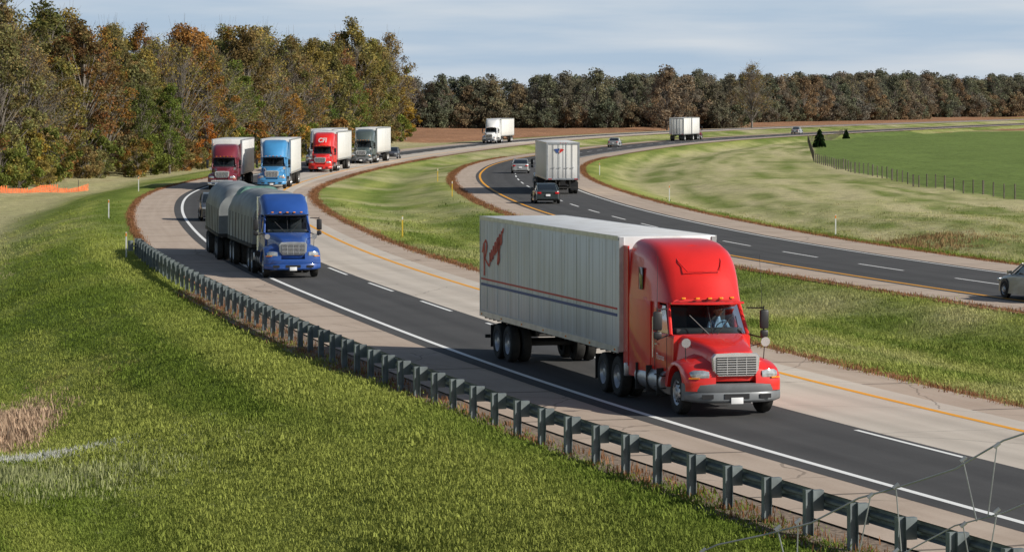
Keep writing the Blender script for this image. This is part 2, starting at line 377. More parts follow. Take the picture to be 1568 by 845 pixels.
def driver(p,x,y,z):
    d=bpy.data.objects.new('driver',None); COL.objects.link(d); d.parent=p; d.location=(x,y,z)
    V=[(0,.05,0),(0,.06,.2),(0,.04,.42),(0,.02,.52),(0,-.0,.6)]; R=[(.15,.12),(.14,.11),(.16,.11),(.06,.06),(.055,.055)]; E=[(0,1),(1,2),(2,3),(3,4)]
    for s in(-1,1):
        b=len(V); V+=[(s*.2,.03,.44),(s*.27,-.08,.22),(s*.18,-.38,.3),(s*.17,-.46,.33)]; R+=[(.065,.065),(.048,.048),(.032,.032),(.035,.02)]; E+=[(2,b),(b,b+1),(b+1,b+2),(b+2,b+3)]
        for i in range(5):
            q=len(V); V+=[(s*(.17+.022*(i-2)),-.52-.01*(2-abs(i-2)),.345),(s*(.17+.022*(i-2)),-.54,.315)]; R+=[(.009,.009)]*2; E+=[(b+3,q),(q,q+1)]
        h=len(V); V+=[(s*.1,-.4,.02),(s*.12,-.55,-.4),(s*.12,-.66,-.42)]; R+=[(.08,.08),(.05,.05),(.04,.03)]; E+=[(0,h),(h,h+1),(h+1,h+2)]
    me=bpy.data.meshes.new('driver_body'); me.from_pydata(V,E,[]); me.materials.append(M['shirt'])
    o=mkobj('body',me,d); o.modifiers.new('Skin','SKIN'); sm=o.modifiers.new('Sub','SUBSURF'); sm.levels=1; sm.render_levels=1
    for i,sv in enumerate(me.skin_vertices[0].data): sv.radius=R[i]; sv.use_root=(i==0)
    bm=bmesh.new(); bmesh.ops.create_uvsphere(bm,u_segments=20,v_segments=14,radius=.115)
    for v in bm.verts:
        v.co.x*=.8; v.co.z*=1.12; 
        if v.co.z<-.05: v.co.x*=.85
    m2=bpy.data.meshes.new('head'); bm.to_mesh(m2); bm.free(); m2.materials.append(M['skin']); [setattr(q,'use_smooth',True) for q in m2.polygons]; mkobj('head',m2,d,(0,-.01,.7))
    a=Acc(); a.tube((0,-.12,.71),(0,-.145,.68),.008,.016,n=6); 
    for s in(-1,1): a.tube((s*.09,0,.7),(s*.105,.01,.7),.028,n=8)
    a.obj('nose_ears',M['skin'],d)
    a=Acc()
    for s in(-1,1): a.tube((s*.035,-.108,.72),(s*.035,-.118,.72),.012,n=6)
    a.box((0,-.115,.645),(.05,.008,.008)); a.obj('eyes_mouth',M['hair'],d)
    bm=bmesh.new(); bmesh.ops.create_uvsphere(bm,u_segments=16,v_segments=10,radius=.122)
    bmesh.ops.delete(bm,geom=[v for v in bm.verts if v.co.z<.03 and v.co.y<.03 or v.co.z<-.05],context='VERTS')
    for v in bm.verts: v.co.x*=.83; v.co.z*=1.08
    m3=bpy.data.meshes.new('hair'); bm.to_mesh(m3); bm.free(); m3.materials.append(M['hair']); mkobj('hair',m3,d,(0,.0,.715))
    w_=Acc()
    for i in range(20):
        t0=2*math.pi*i/20;t1=2*math.pi*(i+1)/20
        g=lambda t:(x+.22*math.cos(t),y-.5-.08*math.sin(t),z+.33+.16*math.sin(t))
        w_.tube(g(t0),g(t1),.014,n=6,cap=False)
    w_.obj('steering_wheel',M['black'],p)
def car(name,col,X,Y,th,kind='sedan'):
    p=root(name,X,Y,th); c=M[col]
    up=.0 if kind=='sedan' else .18
    loft('body',[rsec(-2.36,.60,.36,.60+up,.08,.95,.12),rsec(-2.26,.80,.26,.70+up,.1,.95,.1),rsec(-1.9,.87,.22,.79+up,.12,.93,.04,0,.03),rsec(-1.0,.9,.2,.92+up,.12,.92,0,0,.03),rsec(0,.91,.2,.95+up,.1,.93),rsec(1.2,.9,.2,.97+up,.1,.93),rsec(1.9,.87,.22,.97+up,.12,.93,0,0,.02),rsec(2.25,.82,.28,.93+up,.12,.94,-.06),rsec(2.36,.72,.36,.80+up,.1,.95,-.08)],c,p,ang=30)
    if kind=='sedan':
        g=[(-1.02,.76,.93,.03),(-.72,.74,1.12,.1),(-.25,.71,1.36,.16),(.2,.70,1.42,.16),(.8,.70,1.41,.16),(1.2,.71,1.30,.14),(1.75,.74,1.0,.04)]; rf=(-.22,1.0)
    else:
        g=[(-1.02,.78,1.12,.03),(-.75,.77,1.3,.1),(-.35,.74,1.6,.14),(.4,.74,1.68,.14),(1.6,.74,1.66,.14),(2.05,.74,1.55,.14),(2.25,.74,1.15,.04)]; rf=(-.3,1.9)
    loft('windows',[rsec(y,h+.05,.85+up,z,r,.86) for y,h,z,r in g],M['glassdark'],p,ang=35)
    y0,y1=rf
    gz=lambda y: float(np.interp(y,[q[0] for q in g],[q[2] for q in g]))
    loft('roof',[rsec(y,.655+(0 if kind=='sedan' else .03),gz(y)-.04,gz(y)+.02,.05,.97) for y in np.linspace(y0,y1,6)],c,p)
    a=Acc()
    for s in(-1,1):
        w=.70 if kind=='sedan' else .75
        a.tube((s*.80,-1.0,.93+up),(s*(w-.04),y0,gz(y0)),.035,n=6); a.tube((s*.80,g[-1][0],g[-1][2]),(s*(w-.04),y1,gz(y1)),.045,n=6)
        a.tube((s*.82,.25,.93+up),(s*(w-.03),.25,gz(.25)-.02),.03,n=6)
        a.box((s*.98,-.75,1.02+up),(.16,.1,.12))
    a.obj('pillars_mirrors',c,p)
    for s in(-1,1):
        for yy in(-1.42,1.38): wheel(p,s*.82,yy,r=.33,w=.21,side=s,name='wheel')
        ar=Acc()
        for yy in(-1.42,1.38): ar.tube((s*.80,yy,.36),(s*.895,yy,.36),.385,n=20)
        ar.obj('wheel_arches',M['black'],p)
    a=Acc()
    for s in(-1,1): a.box((s*.66,-2.24,.66+up*.8),(.3,.12,.13),rz=s*.3)
    a.obj('headlamps',M['lamp'],p,bevel=.02)
    a=Acc()
    for s in(-1,1): a.box((s*.64,2.29,.78+up),(.3,.1,.13),rz=-s*.15)
    a.obj('tail_lamps',M['taillight'],p,bevel=.02)
    a=Acc(); a.box((0,-2.33,.52+up),(.8,.1,.14)); a.box((0,-2.36,.36),(1.1,.1,.08)); a.obj('grille',M['black'],p,bevel=.01)
    a=Acc(); a.box((0,2.37,.62+up),(.32,.03,.14)); a.obj('licence_plate',M['decalwhite'],p)
    return p

# ------------------------------------------------------------------ road alignment
A_pts=[(-300,128),(0,28.2),(40,15.0),(58.5,9.07),(65.9,6.80),(72.9,4.61),(77.2,3.34),(82.8,1.92),(89.2,.285),(97.2,-1.63),(108,-3.97),(121.8,-6.92),(132.4,-9.11),(139.2,-10.6),(155,-13.4),(169,-15.7),(190,-18.6),(211,-21.3),(230,-23.3),(253,-25.3),(275,-26.2),(301,-26.0),(340,-24.8),(380,-22.6),(420,-19.6),(460,-15.8),(500,-11.5),(551,-5),(623,7),(704,25),(826,60),(1118,165),(1700,395)]
B_pts=[(-300,165),(60,39),(80,31.8),(100,25.4),(121.8,19.1),(139.2,14.6),(155,10.9),(180,6.4),(210,2.77),(231.7,.74),(262,-1.26),(292,-2.7),(322,-3.28),(362,-2.8),(396,-1.1),(422,1.5),(463,7.4),(513,14.8),(551,21.5),(576,27),(613,36),(691,58),(905,128),(1118,205),(1700,430)]
YG=np.arange(-300,1701,2.0)
def smooth_curve(pts):
    y,x=zip(*pts); v=np.interp(YG,y,x)
    def gs(v,s):
        k=np.arange(-int(3*s),int(3*s)+1); w=np.exp(-k*k/(2*s*s)); w/=w.sum(); pad=len(k)//2
        l=v[0]-(v[1]-v[0])*np.arange(pad,0,-1); r=v[-1]+(v[-1]-v[-2])*np.arange(1,pad+1)
        return np.convolve(np.concatenate([l,v,r]),w,'valid')
    a=gs(v,5); b=gs(v,16); t=np.clip((YG-330)/120,0,1); return a*(1-t)+b*t
XAv=smooth_curve(A_pts); XBv=smooth_curve(B_pts)
XA=lambda Y: np.interp(Y,YG,XAv); XB=lambda Y: np.interp(Y,YG,XBv)
sA=np.gradient(XAv,YG); sB=np.gradient(XBv,YG)
SA=lambda Y: np.interp(Y,YG,sA); SB=lambda Y: np.interp(Y,YG,sB)
def oA(X,Y): return (X-XA(Y))/np.sqrt(1+SA(Y)**2)
def oB(X,Y): return (X-XB(Y))/np.sqrt(1+SB(Y)**2)
def posr(which,Y,o):
    x,s=(XA(Y),SA(Y)) if which=='A' else (XB(Y),SB(Y)); n=math.sqrt(1+s*s); return float(x+o/n), float(Y-o*s/n)
def ss(t): t=np.clip(t,0,1); return t*t*(3-2*t)
_tab=rng.random((256,256))
def vnoise(x,y):
    xi=np.floor(x).astype(int); yi=np.floor(y).astype(int); fx=ss(x-xi); fy=ss(y-yi)
    g=lambda a,b:_tab[a%256,b%256]
    return (g(xi,yi)*(1-fx)+g(xi+1,yi)*fx)*(1-fy)+(g(xi,yi+1)*(1-fx)+g(xi+1,yi+1)*fx)*fy
def fbm(x,y,n=4):
    s=0;a=.5
    for i in range(n): s=s+a*vnoise(x*2**i+17*i,y*2**i+31*i); a*=.5
    return s/(1-.5**n)
XF=lambda Y: np.interp(Y,[-300,120,200,250,288,339,400,585,691,850,1200],[120,62,46,39.2,36.0,35.2,37,53,70,112,215])
def height(X,Y):
    a=oA(X,Y); b=oB(X,Y)
    z=np.full(np.broadcast(X,Y).shape,-.06)
    dl=-(a+4.9)
    depth=np.interp(Y,[40,60,180,320,600],[2.8,2.6,2.2,1.0,.4])
    zl=-.07-depth*ss(dl/9.5)+np.clip((dl-13)*.05,0,depth*.7)+ (fbm(X*.12,Y*.06)-.5)*.7*ss((dl-2)/6) + (fbm(X*.6+5,Y*.35)-.5)*.14*ss((dl-1)/4) + 1.3*np.exp(-((X+17)**2/150+(Y-72)**2/200))
    z=np.where(dl>0,zl,z)
    d1=a-10.3; d2=-(b+3.3); m=np.minimum(d1,d2)
    z=np.where(m>0,-.06-.55*ss(m/5)+(fbm(X*.3,Y*.15)-.5)*.2*ss(m/3),z)
    d=b-10.9
    z=np.where(d>0,-.06-.8*ss(d/5)+.75*ss((d-5)/9)+(fbm(X*.2,Y*.1)-.7)*.6*ss(d/6),z)
    ze=5.9-.2*np.clip(Y-3,0,1e9); ze=np.where(Y<-25,5.9-.2*(-25-Y),ze); mk=ss((-a-5)/14)
    z=np.where((ze>z)&(a<-5)&(Y<60),z+(ze-z)*mk,z)
    return z
def tint(X,Y):
    a=oA(X,Y); b=oB(X,Y); n1=fbm(X*.25,Y*.12); n2=fbm(a*.9+3,Y*.03,3); n3=fbm(X*.05+9,Y*.03); n4=fbm(X*.13+40,Y*.05+7)
    G=np.array([.135,.185,.032]); Br=np.array([.275,.305,.072]); D=np.array([.44,.39,.23]); Bw=np.array([.30,.16,.09]); F=np.array([.14,.195,.052])
    mix=lambda c,d,t: c*(1-t[...,None])+d*t[...,None]
    c=np.ones(np.shape(a)+(1,))*G
    c=mix(c,Br,np.clip((n2-.5)*3.2+(n1-.5)*1.6+.5,0,1))
    left=(a<-3)
    dry=ss((-a-7-4*n1)/5)*ss((Y-140)/70)*(.6+.35*n1)
    dry=np.maximum(dry,ss((-a-19-5*n1)/4)*.55*(.4+n1)); dry=np.maximum(dry,ss((n3*1.3+n1*.6-1.04)*4)*.4)
    c=mix(c,D,np.where(left,dry,0))
    c=mix(c,np.array([.28,.20,.10]),np.where(left&(a<-6),.5*ss(1-np.abs(n4-.47)/.010)*ss((n3-.42)*8),0))
    med=(a>9)&(b<-2)
    c=np.where(med[...,None],mix(c*np.array([1.05,1.03,1.2]),D,np.clip((n1-.5)*1.6+.12+.6*ss((n3-.5)*5),0,1)),c)
    right=(b>9.5)
    rd=np.clip(.60+(n2-.5)*1.6+(n1-.5)*1.2,0.1,1)*ss((b-10.5)/6)
    c=np.where(right[...,None],mix(c,D*np.array([1.0,1.02,.95]),rd),c)
    fld=(X>XF(Y)+.6)&(Y<760)
    c=np.where(fld[...,None],F*(.85+.3*n1[...,None]),c)
    farL=ss((Y-575)/20)*((a<-7)); c=mix(c,Bw*(.8+.5*n1[...,None]),farL)
    ft=ss((Y-430)/60)*(1-ss((Y-575)/20))*(a<-4); c=mix(c,D,ft*.7)
    farR=ss((Y-760)/30)*(b>16); c=mix(c,Bw*(.8+.4*n1[...,None]),farR)
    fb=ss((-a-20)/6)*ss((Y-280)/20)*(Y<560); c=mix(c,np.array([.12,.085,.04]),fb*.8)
    return c

# ------------------------------------------------------------------ ground
cols=np.unique(np.concatenate([np.linspace(-4000,-200,24),np.arange(-200,-60,5),np.arange(-60,60,1.0),np.arange(60,260,4),np.linspace(260,4000,24)]))
rows=np.unique(np.concatenate([np.arange(-300,20,8),np.arange(20,330,1.0),np.arange(330,1200,5),np.linspace(1200,7000,45)]))
XX,YY=np.meshgrid(cols,rows); ZZ=height(XX,YY); TT=tint(XX,YY)
nr,nc=XX.shape
vs=np.stack([XX,YY,ZZ],-1).reshape(-1,3)
idx=np.arange(nr*nc).reshape(nr,nc); fs=np.stack([idx[:-1,:-1],idx[:-1,1:],idx[1:,1:],idx[1:,:-1]],-1).reshape(-1,4)
me=bpy.data.meshes.new('ground'); me.from_pydata(vs.tolist(),[],fs.tolist())
ca=me.color_attributes.new('tint','FLOAT_COLOR','POINT'); ca.data.foreach_set('color',np.concatenate([TT.reshape(-1,3),np.ones((nr*nc,1))],1).astype(np.float32).ravel())
for q in me.polygons: q.use_smooth=True
def ground_mat():
    m,nt,b=newmat('grass_ground'); L=nt.links
    at=nd(nt,'ShaderNodeAttribute',attribute_name='tint'); tc=nd(nt,'ShaderNodeTexCoord')
    n1=nd(nt,'ShaderNodeTexNoise'); n1.inputs['Scale'].default_value=1.1; n1.inputs['Detail'].default_value=6; n1.inputs['Roughness'].default_value=.7; L.new(tc.outputs['Object'],n1.inputs[0])
    n2=nd(nt,'ShaderNodeTexNoise'); n2.inputs['Scale'].default_value=9; n2.inputs['Detail'].default_value=3; n2.inputs['Roughness'].default_value=.7; L.new(tc.outputs['Object'],n2.inputs[0])
    r1=nd(nt,'ShaderNodeMapRange'); r1.inputs[1].default_value=.3; r1.inputs[2].default_value=.7; r1.inputs[3].default_value=.68; r1.inputs[4].default_value=1.32; L.new(n1.outputs[0],r1.inputs[0])
    r2=nd(nt,'ShaderNodeMapRange'); r2.inputs[1].default_value=.3; r2.inputs[2].default_value=.7; r2.inputs[3].default_value=.7; r2.inputs[4].default_value=1.4; L.new(n2.outputs[0],r2.inputs[0])
    mu=nd(nt,'ShaderNodeMath',operation='MULTIPLY'); L.new(r1.outputs[0],mu.inputs[0]); L.new(r2.outputs[0],mu.inputs[1])
    vm=nd(nt,'ShaderNodeVectorMath',operation='SCALE'); L.new(at.outputs['Color'],vm.inputs[0]); L.new(mu.outputs[0],vm.inputs['Scale'])
    L.new(vm.outputs[0],b.inputs['Base Color']); b.inputs['Roughness'].default_value=1; b.inputs['Specular IOR Level'].default_value=.1
    bp=nd(nt,'ShaderNodeBump'); bp.inputs['Strength'].default_value=.7; bp.inputs['Distance'].default_value=.07; L.new(mu.outputs[0],bp.inputs['Height']); L.new(bp.outputs[0],b.inputs['Normal'])
    return m
me.materials.append(ground_mat()); mkobj('ground',me)

# ------------------------------------------------------------------ roads
def pave_mat(name,c0,c1,joint=0,streak=.3,crack=True,wheelpath=None):
    m,nt,b=newmat(name); L=nt.links
    uv=nd(nt,'ShaderNodeUVMap'); tc=nd(nt,'ShaderNodeTexCoord')
    mp=nd(nt,'ShaderNodeMapping'); mp.inputs['Scale'].default_value=(2.2,.06,1); L.new(uv.outputs[0],mp.inputs[0])
    n0=nd(nt,'ShaderNodeTexNoise'); n0.inputs['Scale'].default_value=1; n0.inputs['Detail'].default_value=5; L.new(mp.outputs[0],n0.inputs[0])
    n1=nd(nt,'ShaderNodeTexNoise'); n1.inputs['Scale'].default_value=14; n1.inputs['Detail'].default_value=6; n1.inputs['Roughness'].default_value=.75; L.new(tc.outputs['Object'],n1.inputs[0])
    n2=nd(nt,'ShaderNodeTexNoise'); n2.inputs['Scale'].default_value=.35; n2.inputs['Detail'].default_value=6; L.new(tc.outputs['Object'],n2.inputs[0])
    a=nd(nt,'ShaderNodeMath',operation='MULTIPLY'); a.inputs[1].default_value=streak; L.new(n0.outputs[0],a.inputs[0])
    b1=nd(nt,'ShaderNodeMath',operation='MULTIPLY_ADD'); b1.inputs[1].default_value=.35; L.new(n1.outputs[0],b1.inputs[0]); L.new(a.outputs[0],b1.inputs[2])
    b2=nd(nt,'ShaderNodeMath',operation='MULTIPLY_ADD'); b2.inputs[1].default_value=.65-streak; L.new(n2.outputs[0],b2.inputs[0]); L.new(b1.outputs[0],b2.inputs[2])
    r=nd(nt,'ShaderNodeValToRGB'); r.color_ramp.elements[0].position=.36; r.color_ramp.elements[1].position=.64; r.color_ramp.elements[0].color=(*c0,1); r.color_ramp.elements[1].color=(*c1,1); L.new(b2.outputs[0],r.inputs[0])
    col=r.outputs[0]
    sp=nd(nt,'ShaderNodeSeparateXYZ'); L.new(uv.outputs[0],sp.inputs[0])
    if joint:
        w=nd(nt,'ShaderNodeMath',operation='MULTIPLY_ADD'); w.inputs[1].default_value=.5; L.new(n2.outputs[0],w.inputs[0]); L.new(sp.outputs['Y'],w.inputs[2])
        d=nd(nt,'ShaderNodeMath',operation='DIVIDE'); d.inputs[1].default_value=joint; L.new(w.outputs[0],d.inputs[0])
        f=nd(nt,'ShaderNodeMath',operation='FRACT'); L.new(d.outputs[0],f.inputs[0])
        lt=nd(nt,'ShaderNodeMath',operation='LESS_THAN'); lt.inputs[1].default_value=.16/joint; L.new(f.outputs[0],lt.inputs[0])
        ml=nd(nt,'ShaderNodeMath',operation='MULTIPLY'); ml.inputs[1].default_value=.7; L.new(lt.outputs[0],ml.inputs[0])
        mx=nd(nt,'ShaderNodeMix',data_type='RGBA'); mx.inputs['B'].default_value=(.05,.045,.04,1); L.new(ml.outputs[0],mx.inputs['Factor']); L.new(col,mx.inputs['A']); col=mx.outputs['Result']
    if crack:
        vo=nd(nt,'ShaderNodeTexVoronoi',feature='DISTANCE_TO_EDGE'); vo.inputs['Scale'].default_value=.16
        ad=nd(nt,'ShaderNodeVectorMath',operation='ADD'); L.new(tc.outputs['Object'],ad.inputs[0]); L.new(n2.outputs['Color'],ad.inputs[1]); L.new(ad.outputs[0],vo.inputs[0])
        lt=nd(nt,'ShaderNodeMath',operation='LESS_THAN'); lt.inputs[1].default_value=.004; L.new(vo.outputs[0],lt.inputs[0])
        ml=nd(nt,'ShaderNodeMath',operation='MULTIPLY'); ml.inputs[1].default_value=.4; L.new(lt.outputs[0],ml.inputs[0])
        mx=nd(nt,'ShaderNodeMix',data_type='RGBA'); mx.inputs['B'].default_value=(.04,.035,.03,1); L.new(ml.outputs[0],mx.inputs['Factor']); L.new(col,mx.inputs['A']); col=mx.outputs['Result']
    if wheelpath:
        for cx in wheelpath:
            s=nd(nt,'ShaderNodeMath',operation='SUBTRACT'); s.inputs[1].default_value=cx; L.new(sp.outputs['X'],s.inputs[0])
            ab=nd(nt,'ShaderNodeMath',operation='ABSOLUTE'); L.new(s.outputs[0],ab.inputs[0])
            mr=nd(nt,'ShaderNodeMapRange',interpolation_type='SMOOTHSTEP'); mr.inputs[1].default_value=0; mr.inputs[2].default_value=.55; mr.inputs[3].default_value=.22; mr.inputs[4].default_value=0; L.new(ab.outputs[0],mr.inputs[0])
            mx=nd(nt,'ShaderNodeMix',data_type='RGBA'); mx.inputs['B'].default_value=(*(np.array(c0)*.45),1); L.new(mr.outputs[0],mx.inputs['Factor']); L.new(col,mx.inputs['A']); col=mx.outputs['Result']
    L.new(col,b.inputs['Base Color']); b.inputs['Roughness'].default_value=.85; b.inputs['Specular IOR Level'].default_value=.25
    bp=nd(nt,'ShaderNodeBump'); bp.inputs['Strength'].default_value=.35; bp.inputs['Distance'].default_value=.02; L.new(n1.outputs[0],bp.inputs['Height']); L.new(bp.outputs[0],b.inputs['Normal'])
    return m
M['asphalt']=pave_mat('asphalt',(.058,.057,.057),(.09,.088,.087),crack=False,wheelpath=[.9,2.6])
M['shoulder']=pave_mat('shoulder_concrete',(.38,.295,.23),(.52,.425,.345),joint=7.5)
M['concrete']=pave_mat('lane_concrete',(.48,.42,.355),(.61,.545,.47),joint=0,wheelpath=[4.5,6.2])
def line_mat(name,c):
    m,nt,b=newmat(name); L=nt.links; tc=nd(nt,'ShaderNodeTexCoord'); n=nd(nt,'ShaderNodeTexNoise'); n.inputs['Scale'].default_value=6; n.inputs['Detail'].default_value=8; n.inputs['Roughness'].default_value=.8; L.new(tc.outputs['Object'],n.inputs[0])
    r=nd(nt,'ShaderNodeValToRGB'); r.color_ramp.elements[0].position=.3; r.color_ramp.elements[1].position=.42; c=np.array(c); r.color_ramp.elements[0].color=(*(c*.6),1); r.color_ramp.elements[1].color=(*c,1)
    L.new(n.outputs[0],r.inputs[0]); L.new(r.outputs[0],b.inputs['Base Color']); b.inputs['Roughness'].default_value=.6; return m
M['wline']=line_mat('white_road_paint',(.85,.85,.83)); M['yline']=line_mat('yellow_road_paint',(.85,.37,.01))
M['gravel']=simple('gravel',(.2,.15,.11),rough=1,var=.6,scale=12,bump=1); M['verge']=simple('dead_grass_verge',(.24,.12,.06),rough=1,var=.55,scale=5,bump=1)
def stations(y0,y1):
    y=[y0]
    while y[-1]<y1: y.append(min(y1,y[-1]+(2.0 if y[-1]<450 else 6.0)))
    return y
def strip(name,wh,o0,o1,y0,y1,z,mat,parent=None,wob=0,z2=None):
    Ys=stations(y0,y1); V=[];F=[];UV=[];arc=0;last=None
    for i,y in enumerate(Ys):
        w=wob*(vnoise(np.array(y*.7),np.array(3.0))-.5) if wob else 0
        c=posr(wh,y,0)
        if last: arc+=math.dist(c,last)
        last=c
        p=posr(wh,y,o0); q=posr(wh,y,o1+float(w)); V+=[(p[0],p[1],z),(q[0],q[1],z if z2 is None else z2)]; UV+=[(o0,arc),(o1,arc)]
        if i: k=2*i; F.append((k-2,k-1,k+1,k))
    me=bpy.data.meshes.new(name); me.from_pydata(V,[],F); u=me.uv_layers.new(name='UVMap')
    for l in me.loops: u.data[l.index].uv=UV[l.vertex_index]
    me.materials.append(mat); return mkobj(name,me,parent)
def dashes(name,wh,o,w,y0,y1,ph,z,mat,on=6.0,cyc=12.2):
    V=[];F=[]; ys=np.arange(y0,y1,.5); pts=np.array([posr(wh,y,o) for y in ys]); arc=np.concatenate([[0],np.cumsum(np.hypot(*np.diff(pts,axis=0).T))])
    a0=np.interp(ph,ys,arc)%cyc; s=a0
    while s+on<arc[-1]:
        for k in range(4):
            e=[np.interp(s+on*(k+j)/4,arc,ys) for j in(0,1)]; n=len(V)
            for y in e:
                for oo in(o-w/2,o+w/2): p=posr(wh,y,oo); V.append((p[0],p[1],z))
            F.append((n,n+1,n+3,n+2))
        s+=cyc
    me=bpy.data.meshes.new(name); me.from_pydata(V,[],F); me.materials.append(mat); return mkobj(name,me)
strip('road_shoulder','A',-3.3,9.5,-250,1600,0,M['shoulder'])
strip('road_lane_asphalt','A',-.55,3.75,-250,1600,.004,M['asphalt'])
strip('road_lane_concrete','A',3.75,8.0,-250,1600,.004,M['concrete'])
strip('road_edge_line','A',-.09,.09,-250,1500,.009,M['wline'])
strip('road_yellow_line','A',6.97,7.17,-250,1500,.009,M['yline'])
dashes('road_lane_dashes','A',3.5,.13,-100,900,68,.009,M['wline'])
strip('road_shoulder','B',-2.4,10.2,-250,1600,0,M['shoulder'])
strip('road_lane_asphalt','B',-.4,7.4,-250,1600,.004,M['asphalt'])
strip('road_yellow_line','B',-.1,.1,-250,1500,.009,M['yline'])
strip('road_edge_line','B',6.95,7.08,-250,1500,.009,M['wline'])
dashes('road_lane_dashes','B',3.5,.13,-100,900,131,.009,M['wline'])
strip('dead_grass_verge','A',9.4,10.0,-50,900,-.015,M['verge'],wob=.5)
strip('dead_grass_verge','B',-2.95,-2.35,-50,900,-.015,M['verge'])
strip('dead_grass_verge','B',10.15,10.6,-50,900,-.015,M['verge'],wob=.4)
strip('dead_grass_verge','A',-3.55,-3.25,130,900,-.015,M['verge'])
strip('gravel_verge','A',-4.9,-3.28,20,130,-.015,M['gravel'],z2=-.03)

# ------------------------------------------------------------------ guardrail
g=bpy.data.objects.new('guardrail',None); COL.objects.link(g)
go=-3.95
prof=[(-.02,.43),(.06,.47),(.06,.52),(-.02,.56),(-.02,.60),(.06,.64),(.06,.69),(-.02,.73)]
Ys=np.arange(36,161,1.0); secs=[]
for y in Ys:
    e=max(0,(y-152)/9)
    secs.append([(*posr('A',y,go+o-.5*e*e),z-.25*e*e) for o,z in prof])
loft('w_beam',secs,M['galv'],g,closed=False,ang=60)
pp=Acc();bb=Acc()
arc=0;last=None
for y in np.arange(36,161,.05):
    c=posr('A',y,go)
    if last: arc+=math.dist(c,last)
    last=c
    if arc>=1.9:
        arc=0; s=float(SA(y)); rz=-math.atan(s); x,yy=posr('A',y,go-.30)
        hz=float(height(np.array(x),np.array(yy)))
        for o in(-.07,.07):
            q=posr('A',y,go-.30+o); pp.box((q[0],q[1],(hz-.3+.78)/2),(.012,.15,.78-hz+.3),rz=rz)
        pp.box((x,yy,(hz-.3+.78)/2),(.14,.012,.78-hz+.3),rz=rz)
        q=posr('A',y,go-.13); bb.box((q[0],q[1],.59),(.19,.14,.36),rz=rz)
pp.obj('posts',M['galv'],g); bb.obj('spacer_blocks',M['galv'],g)
x,y=posr('A',161,go-.5); Acc().tube((x,y,.1),(x,y,.6),.14,n=12).obj('end_terminal',M['galv'],g)

# ------------------------------------------------------------------ marker posts, fences, poles
def gz(x,y): return float(height(np.array(float(x)),np.array(float(y))))
def marker(x,y,mt,h=1.2):
    e=root('road_marker_post',x,y,0); z=gz(x,y); e.location.z=z
    a=Acc(); a.box((0,0,h/2-.15),(.07,.025,h+.3)); a.obj('post',M[mt],e)
    a=Acc(); a.box((0,-.018,h-.12),(.06,.008,.16)); a.obj('reflector',M['decalwhite' if mt!='whitepost' else 'amber'],e)
for y,o,w,mt in((158,-4.8,'A','whitepost'),(208,-4.8,'A','whitepost'),(268,-4.8,'A','whitepost'),(178,11.0,'A','yellowpost'),(255,-3.9,'B','yellowpost'),(182,12,'B','whitepost'),(245,12,'B','whitepost'),(330,12,'B','whitepost'),(300,-4.0,'B','yellowpost')):
    x,yy=posr(w,y,o); marker(x,yy,mt)
f=bpy.data.objects.new('field_fence',None); COL.objects.link(f); ps=Acc(); ws=Acc(); lasts=None
pts=[]
yy=150.0
while yy<700:
    x=float(XF(yy)); pts.append((x,yy)); sl=float((XF(yy+1)-XF(yy))); yy+=3.6/math.sqrt(1+sl*sl)
for i,(x,y) in enumerate(pts):
    z=gz(x,y); ps.box((x,y,z+.5),(.08 if i%4 else .14,.08,1.3+random.uniform(-.15,.12)),rz=random.random())
    if i:
        px,py,pz=lasts
        for h in(.3,.6,.85,1.05): ws.tube((px,py,pz+h),(x,y,z+h),.006,n=3,cap=False)
        for k in range(1,9):
            t=k/9; ws.tube((px+(x-px)*t,py+(y-py)*t,pz+(z-pz)*t),(px+(x-px)*t,py+(y-py)*t,pz+(z-pz)*t+.85),.003,n=3,cap=False)
    lasts=(x,y,z)
ps.obj('posts',M['post'],f); ws.obj('wires',M['post'],f)
f=bpy.data.objects.new('orange_snow_fence',None); COL.objects.link(f); a=Acc(); b=Acc(); last=None
for i in range(26):
    x=-60+i*.8; y=286+i*.9+math.sin(i)*.4; z=gz(x,y); h=.45+.35*math.sin(i*1.3)*random.random()
    if last:
        lx,ly,lz,lh=last
        for k in range(5):
            t0=k/5+.01;t1=t0+.12; a.add([(lx,ly,lz+lh*t0),(x,y,z+h*t0),(x,y,z+h*t1),(lx,ly,lz+lh*t1)],[(0,1,2,3)])
        for k in range(4):
            u=k/4; a.add([(lx+(x-lx)*u,ly+(y-ly)*u-.01,lz),(lx+(x-lx)*(u+.1),ly+(y-ly)*(u+.1)-.01,lz),(lx+(x-lx)*(u+.1),ly+(y-ly)*(u+.1)-.01,lz+lh),(lx+(x-lx)*u,ly+(y-ly)*u-.01,lz+lh)],[(0,1,2,3)])
    last=(x,y,z,h)
    if i%3==0: b.box((x,y+.05,z+.5),(.06,.06,1.2))
a.obj('netting',M['orange'],f,ang=0); b.obj('stakes',M['post'],f)
